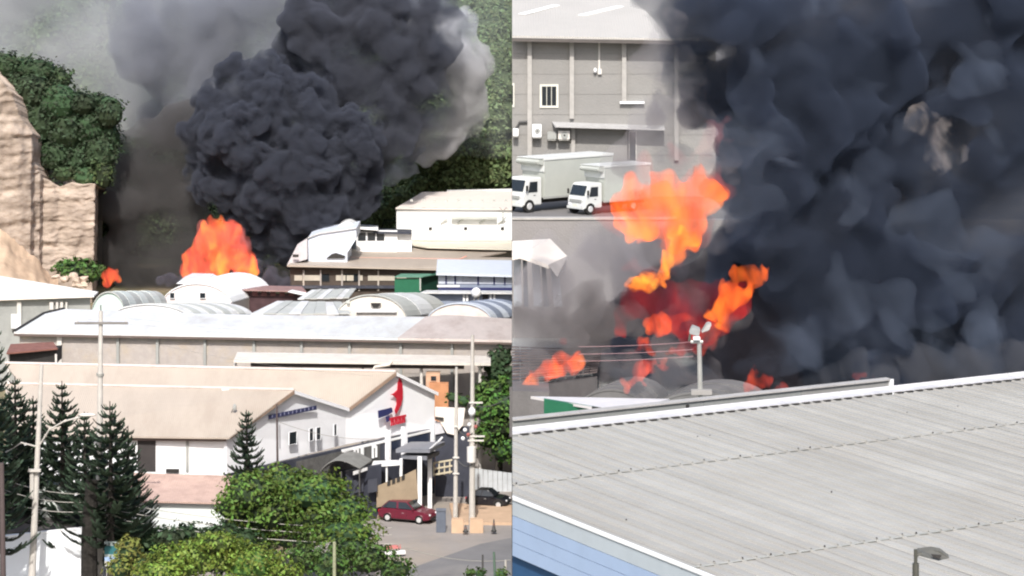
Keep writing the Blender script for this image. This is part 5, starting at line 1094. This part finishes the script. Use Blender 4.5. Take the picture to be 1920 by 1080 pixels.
blob_mesh('smoke_veil', v2, 1.6, vol('faint_haze', (.85,.90,.95), .018), 'faint bluish smoke haze before the wooded hill at the right of the plume', 'smoke', ((1,.1),), 'L', 'stuff')
veil = seeds_px([(u, v, 120) for u in (-40,90,220,350,470) for v in (-60,50,150)] + [(260,190,70),(330,160,70)], 392, 6)
blob_mesh('smoke_veil', [(x,y,z,r) for x,y,z,r in veil], 1.6, V_veil, 'thin whitish smoke veil over the hillside at the upper left', 'smoke', ((2.5,.08),(1,.25)), 'L', 'stuff')

# left flames
def tongues(lst, D, n=8, jit=.5, dj=.6):
    o = []
    for (u, v, ru, rv) in lst:
        k = D/F
        for _ in range(n):
            a = random.uniform(0, 6.28); q = random.random()**.5; c = P(u+ru*q*math.cos(a), v+rv*q*math.sin(a), D+random.uniform(-dj,dj)); r = min(ru,rv)*k*random.uniform(.35,.65)
            o.append((c.x, c.y, c.z, r)); o.append((c.x+random.uniform(-.2,.2)*r, c.y, c.z+r*.9, r*.6)); 
    return o
fl = tongues([(405,462,32,30),(432,458,26,28),(398,500,46,34),(435,505,34,32),(375,515,26,24),(412,443,26,16),(452,500,20,26),(440,450,14,12)], 326, 18, .5, 1.2)
blob_mesh('fireball', fl, .22, V_fire, 'large coral red fireball rising behind the white arched hall', 'fire', ((.3,.9),), 'L', None, warp=((1.3,.35,.6),(.6,1.1,.5)))
fl = tongues([(455,495,22,34),(370,505,22,30),(440,455,26,24),(400,450,30,24),(465,520,14,18)], 327, 14)
blob_mesh('flame_veil', fl, .25, vol('coral_flame_veil', (.5,.3,.3), .18, (1.0,.16,.12), .12), 'thin coral veil of flame and smoke round the fireball', 'fire', ((.4,.7),), 'L', None, warp=((.9,.35,1),(.4,1,.8)))
fl = tongues([(402,505,16,26),(425,515,16,12),(400,480,10,18)], 325.5, 8)
blob_mesh('fireball_core', fl, .2, V_core, 'yellow orange heart of the large fireball', 'fire', ((.4,.6),(.2,1.4)), 'L', None)
fl = tongues([(211,522,14,18),(210,515,12,14)], 300, 12)
blob_mesh('small_fire', fl, .15, V_fire, 'small coral flame at the foot of the cliff', 'fire', ((.25,.7),), 'L', None)

# right: smoke masses
rm = [(1380,80,60),(1460,70,60),(1420,130,60),(1540,70,70),(1385,320,50),(1400,400,60),(1385,470,60),(1365,300,40),(1360,520,50),(1880,420,80),(1790,410,80),(1480,430,80),(1340,20,80),(1440,0,90),(1540,10,90),(1480,90,80),(1300,60,80),(1400,40,110),(1500,60,130),(1620,60,140),(1750,60,140),(1880,60,140),(1350,170,90),(1450,190,120),(1560,200,130),(1880,200,120),(1430,320,90),(1520,340,120),(1640,330,110),(1790,390,100),(1900,340,110),
      (1420,430,70),(1500,470,110),(1600,480,120),(1720,490,120),(1850,500,120),(1500,600,110),(1620,620,120),(1750,630,130),(1880,640,120),(1420,650,80),(1500,690,90),(1640,700,90),(1790,700,80),(1900,700,90),(1640,250,90),(1850,300,90),(1760,250,120),(1690,150,110),(1320,600,60),(1260,620,50),(1380,560,50),(1300,660,44),(1200,680,40),(1330,700,40),(1240,580,40),(1200,640,40),(1400,700,50),(1700,330,100),(1850,390,90),(1900,280,90),(1500,400,90),(1400,400,60),(1600,420,90),(1960,480,100),(1950,650,90),(1950,100,100)]
blob_mesh('smoke_wall', fractal(seeds_px([(u,v,r*.8) for u,v,r in rm], 165, 3), 20, (.25,.5), 5, (.3,.5)), .34, V_rdark, 'huge navy black smoke mass filling the right side', 'smoke', ((.8,.3),(.3,.9)), 'R', 'stuff', warp=((2.6,.12,1),(1.2,.4,1)))
rf = [(1270,40,50,6),(1310,120,50,6),(1340,220,60,4),(1420,260,70),(1400,150,70),(1580,180,50),(1500,130,60),(1420,360,60,-2),(1620,380,60,-3),(1700,560,60,-4),(1560,560,60,-4),(1870,440,52,-6),(1890,500,50,-5),(1860,410,34,-6),(1480,560,40,-6),(1450,610,46,-6),(1520,620,60,-7),(1400,640,44,-7),(1360,665,34,-7),(1600,650,70,-6),(1740,640,60,-4),(1840,130,60,-4),(1380,310,44,-4),(1760,440,60,-3),(1870,620,50,-6)]
rf += [(random.uniform(1380,1900), random.uniform(0,680), random.uniform(22,46), random.uniform(-7,-1)) for _ in range(34)]
blob_mesh('smoke_billow', fractal(seeds_px([(a[0],a[1],a[2]*.85)+tuple(a[3:]) for a in rf], 160, 2), 18, (.25,.5), 5, (.3,.5)), .26, V_rmid, 'lighter slate smoke billows rolling in front of the black mass', 'smoke', ((.5,.4),(.25,1.0)), 'R', 'stuff', warp=((2.4,.15,1),(1.3,.45,1)))
hz = [(1195,335,36),(1210,400,40),(1150,440,44),(1090,450,40),(980,560,60),(1010,530,50),(1060,500,60),(1160,490,60),(1250,120,60),(1230,220,60),(1180,300,50),(1130,470,70),(1060,560,80),(1180,560,80),(1000,610,60),(1120,640,70),(1200,440,60),(1270,300,40)]
lv_ = [(1180,340,30),(1200,400,36),(1130,470,44),(1040,520,40),(980,600,50),(1040,590,50),(1100,590,50),(1160,570,50),(1220,540,50),(1010,650,50),(1080,650,50),(1150,640,50),(1190,500,50),(1260,480,50),(1300,420,44),(960,640,40)]
blob_mesh('smoke_bank', fractal(seeds_px(lv_, 177, 2), 10, (.3,.5), 3, (.3,.5)), .5, vsmoke('low_mauve_smoke', (.27,.25,.265), .7, .14, .36, .66, floor=.12), 'grey brown smoke low against the retaining wall under the lorries', 'smoke', ((.8,.3),), 'R', 'stuff', warp=((1.8,.15,1),))
ws_ = [(1255,40,30),(1275,100,34),(1265,160,34),(1290,200,40),(1330,260,40),(1350,330,40),(1360,400,36),(1320,150,40),(1250,230,30),(1240,290,26),(1370,300,40),(1345,450,34),(1300,500,30)]
blob_mesh('smoke_wisp', fractal(seeds_px(ws_, 159, 2), 16, (.3,.5), 5, (.3,.5)), .35, vsmoke('wisp_smoke', (.30,.29,.32), .75, .2, .42, .66, floor=.0, detail=5), 'grey wisps fraying off the left edge of the black mass above the flames', 'smoke', ((.8,.3),(.3,.9)), 'R', 'stuff', warp=((1.8,.15,1),(.8,.5,1)))
blob_mesh('smoke_haze', fractal(seeds_px(hz, 168, 4), 8, (.4,.6), 0), .7, V_rhaze, 'thin mauve grey smoke drifting before the retaining wall', 'smoke', ((1.0,.2),), 'R', 'stuff')
dk_ = [(1360,440,40),(1350,480,40),(1315,515,36),(1180,590,44),(1150,620,40),(1210,550,36),(1100,650,36),(1140,700,30),(1220,700,40),(1290,700,40),(1350,470,36),(1060,690,26),(1200,600,60),(1270,560,56),(1340,560,56),(1400,600,60),(1230,660,50),(1310,650,56),(1380,670,56),(1160,640,44),(1440,560,60),(1420,700,60),(1330,500,40),(1120,670,30)]
blob_mesh('smoke_bank', fractal(seeds_px(dk_, 166, 2), 16, (.3,.5), 5, (.3,.5)), .35, vsmoke('sooty_smoke', (.07,.065,.08), 1.3, .20, .38, .64, floor=.06), 'sooty black smoke behind the small flames over the burning yard', 'smoke', ((.8,.3),(.3,.9)), 'R', 'stuff', warp=((1.6,.15,1),(.7,.5,1)))
lw_ = [(1080,705,22),(1140,700,30),(1180,712,26),(1240,715,30),(1300,712,30),(1360,712,30),(1420,715,30),(1260,680,30),(1480,712,30),(1540,705,34),(1600,705,34),(1660,705,36),(1740,700,40),(1820,695,40),(1900,690,40),(1120,735,16),(1180,738,16)]
blob_mesh('smoke_bank', fractal(seeds_px(lw_, 130, 2), 16, (.3,.5), 5, (.3,.5)), .22, vsmoke('low_grey_smoke', (.15,.155,.175), .7, .30, .44, .66), 'low grey smoke rolling over the vaulted roofs behind the parapet', 'smoke', ((.4,.4),(.2,1.1)), 'R', 'stuff', warp=((.9,.25,1),(.4,.8,1)))
lows = [(1000,700,26,-14),(1080,650,34),(1140,600,34),(970,600,36),(980,640,30),(1010,680,24,-8),(1060,700,24,-12),(1100,560,34),(1020,620,30),(1060,640,36,-4),(1120,690,34,-10),(1180,680,30,-10),(1250,690,34,-12),(1100,620,40),(1180,600,34),(1250,640,34,-6),(1320,700,36,-14),(1270,600,30),(1300,560,30),(1340,630,26,-8),(1380,600,26),(1030,600,40)]
blob_mesh('smoke_puff', fractal(seeds_px(lows, 158, 1), 14, (.3,.5), 4, (.3,.5)), .22, vsmoke('dirty_smoke', (.30,.28,.28), 1.0, .35, .38, .64), 'dirty grey smoke rolling over the burning roofs', 'smoke', ((.4,.5),(.2,1.2)), 'R', 'stuff')
tear = [(1716,212,20),(1735,232,26),(1755,255,26),(1772,275,24),(1752,290,24),(1728,205,18),(1758,305,20),(1790,280,22),(1715,230,22),(1770,240,20)]
blob_mesh('sunlit_smoke_gap', fractal(seeds_px(tear, 160, .5), 14, (.3,.5), 5, (.3,.5)), .15, vsmoke('tan_smoke', (.94,.84,.78), .42, .45, .42, .66, dist=1.2), 'pale tan sunlit wisp high in the black smoke', 'smoke', ((.3,.6),(.15,1.6)), 'R', 'stuff')
# right: flames
fl = tongues([(1180,400,46,40),(1240,385,60,50),(1310,360,40,56),(1330,320,28,34),(1260,450,40,36),(1290,420,44,40),(1220,510,40,30)], 153.5, 14)
blob_mesh('flame_halo', fl, .25, vfire('red_halo', .14, (.8,.05,.03), (1.1,.12,.05), .13, .35, (.3,.2,.2)), 'soft red glow and thin smoke round the large orange flame', 'fire', ((.4,.5),), 'R', None, warp=((1.0,.35,.9),(.4,1.0,.7)))
fl = tongues([(1180,395,34,34),(1220,385,46,40),(1270,380,50,44),(1312,360,30,40),(1240,420,56,32),(1290,425,34,34),(1195,425,26,20),(1322,335,16,26),(1265,450,24,22)], 152, 20)
blob_mesh('flame_sheet', fl, .13, V_fireR, 'large bright orange flame beside the white lorry', 'fire', ((.2,.9),), 'R', None, warp=((.8,.35,.9),(.35,1.0,.7)))
fl = tongues([(1268,452,20,18),(1264,475,20,18),(1246,490,22,18),(1232,512,20,16),(1212,528,28,16),(1195,535,18,10),(1275,435,20,16)], 151, 14, dj=.3)
blob_mesh('flame_tail', fl, .1, V_coreR, 'twisting yellow orange tail under the large flame', 'fire', ((.1,1.8),), 'R', None, warp=((.5,.6,.7),(.3,1.6,.5)))
fl = tongues([(1422,514,28,18),(1398,524,26,18),(1376,545,22,22),(1360,568,18,22),(1346,592,16,20),(1440,512,14,12)], 148, 14, dj=.3)
blob_mesh('flame_tongue', fl, .1, V_fireR, 'orange flame tongue licking up above the floodlight', 'fire', ((.1,1.8),), 'R', None, warp=((.6,.6,.7),(.3,1.6,.5)))
fl = tongues([(1340,610,22,24),(1318,640,26,20),(1290,655,30,16),(1250,668,30,13),(1215,655,26,16),(1180,672,28,11),(1280,620,24,20)], 147, 12)
blob_mesh('red_flames', fl, .14, vfire('scarlet_flame', .35, (.75,.02,.012), (1.2,.14,.015), .55, .5), 'scarlet flames running along the burning roofs to the floodlight', 'fire', ((.2,.8),), 'R', None, warp=((.8,.4,.8),(.4,1.2,.8)))
fl = tongues([(1232,612,20,24),(1240,605,14,20)], 148, 12, dj=.3)
blob_mesh('small_flame', fl, .1, vfire('red_flame', .5, (1.0,.07,.01), (1.2,.20,.015), 1.0, .6), 'small red flame left of the floodlight lamps', 'fire', ((.2,.8),), 'R', None)
fl = tongues([(990,714,24,13),(1015,708,26,15),(1040,695,24,17),(1060,680,20,16),(1077,668,13,13),(1020,700,26,13)], 142, 18, dj=.3)
blob_mesh('low_flames', fl, .1, vfire('low_flame', .4, (1.0,.09,.025), (1.3,.30,.05), 1.3, .7), 'low orange flames along the tiled roof at the left', 'fire', ((.1,2),), 'R', None, warp=((.5,.6,.7),(.3,1.6,.5)))
fl = tongues([(1190,710,28,16),(1205,698,18,18),(1240,678,10,9)], 138, 14, dj=.3)
blob_mesh('low_flames', fl, .1, vfire('coral_flame', .4, (1.0,.09,.05), (1.2,.3,.12), 1.2, .7), 'coral flames over the vaulted roof before the floodlight pole', 'fire', ((.1,2),), 'R', None, warp=((.5,.6,.7),(.3,1.6,.5)))
fl = tongues([(1415,720,28,20),(1445,724,30,15),(1412,700,14,20),(1610,710,34,9)], 138, 14, dj=.3)
blob_mesh('low_flames', fl, .1, vfire('crimson_flame', .4, (.9,.04,.02), (1.2,.12,.03), .6, .6), 'dim red flames just behind the parapet wall', 'fire', ((.25,.8),), 'R', None)
fl = tongues([(1300,205,24,30),(1312,250,22,36),(1285,300,30,34),(1330,320,26,40),(1265,260,18,34),(1345,240,18,30),(1320,290,22,30)], 153, 14)
blob_mesh('flame_glow', fl, .3, vfire('pink_glow', .16, (.5,.05,.05), (1.0,.16,.12), .17, .22, (.4,.33,.36)), 'dim pinkish flame fading into smoke above the large flame', 'fire', ((.5,.5),(.3,.9)), 'R', None, warp=((1.6,.3,.5),(.6,.8,.6)))
fl = tongues([(1200,600,50,36),(1290,590,56,44),(1240,655,66,24),(1350,570,36,34),(1160,665,50,18),(1320,620,40,26),(1140,640,30,20),(1100,660,36,16),(1230,560,40,26),(1380,560,34,30),(1120,690,40,14),(1250,690,50,16),(1060,650,24,14),(1400,540,30,20)], 151, 14)
blob_mesh('deep_glow', fl, .3, V_deep, 'deep crimson fire glow inside the dark smoke', 'fire', ((.8,.3),(.3,.9)), 'R', None)
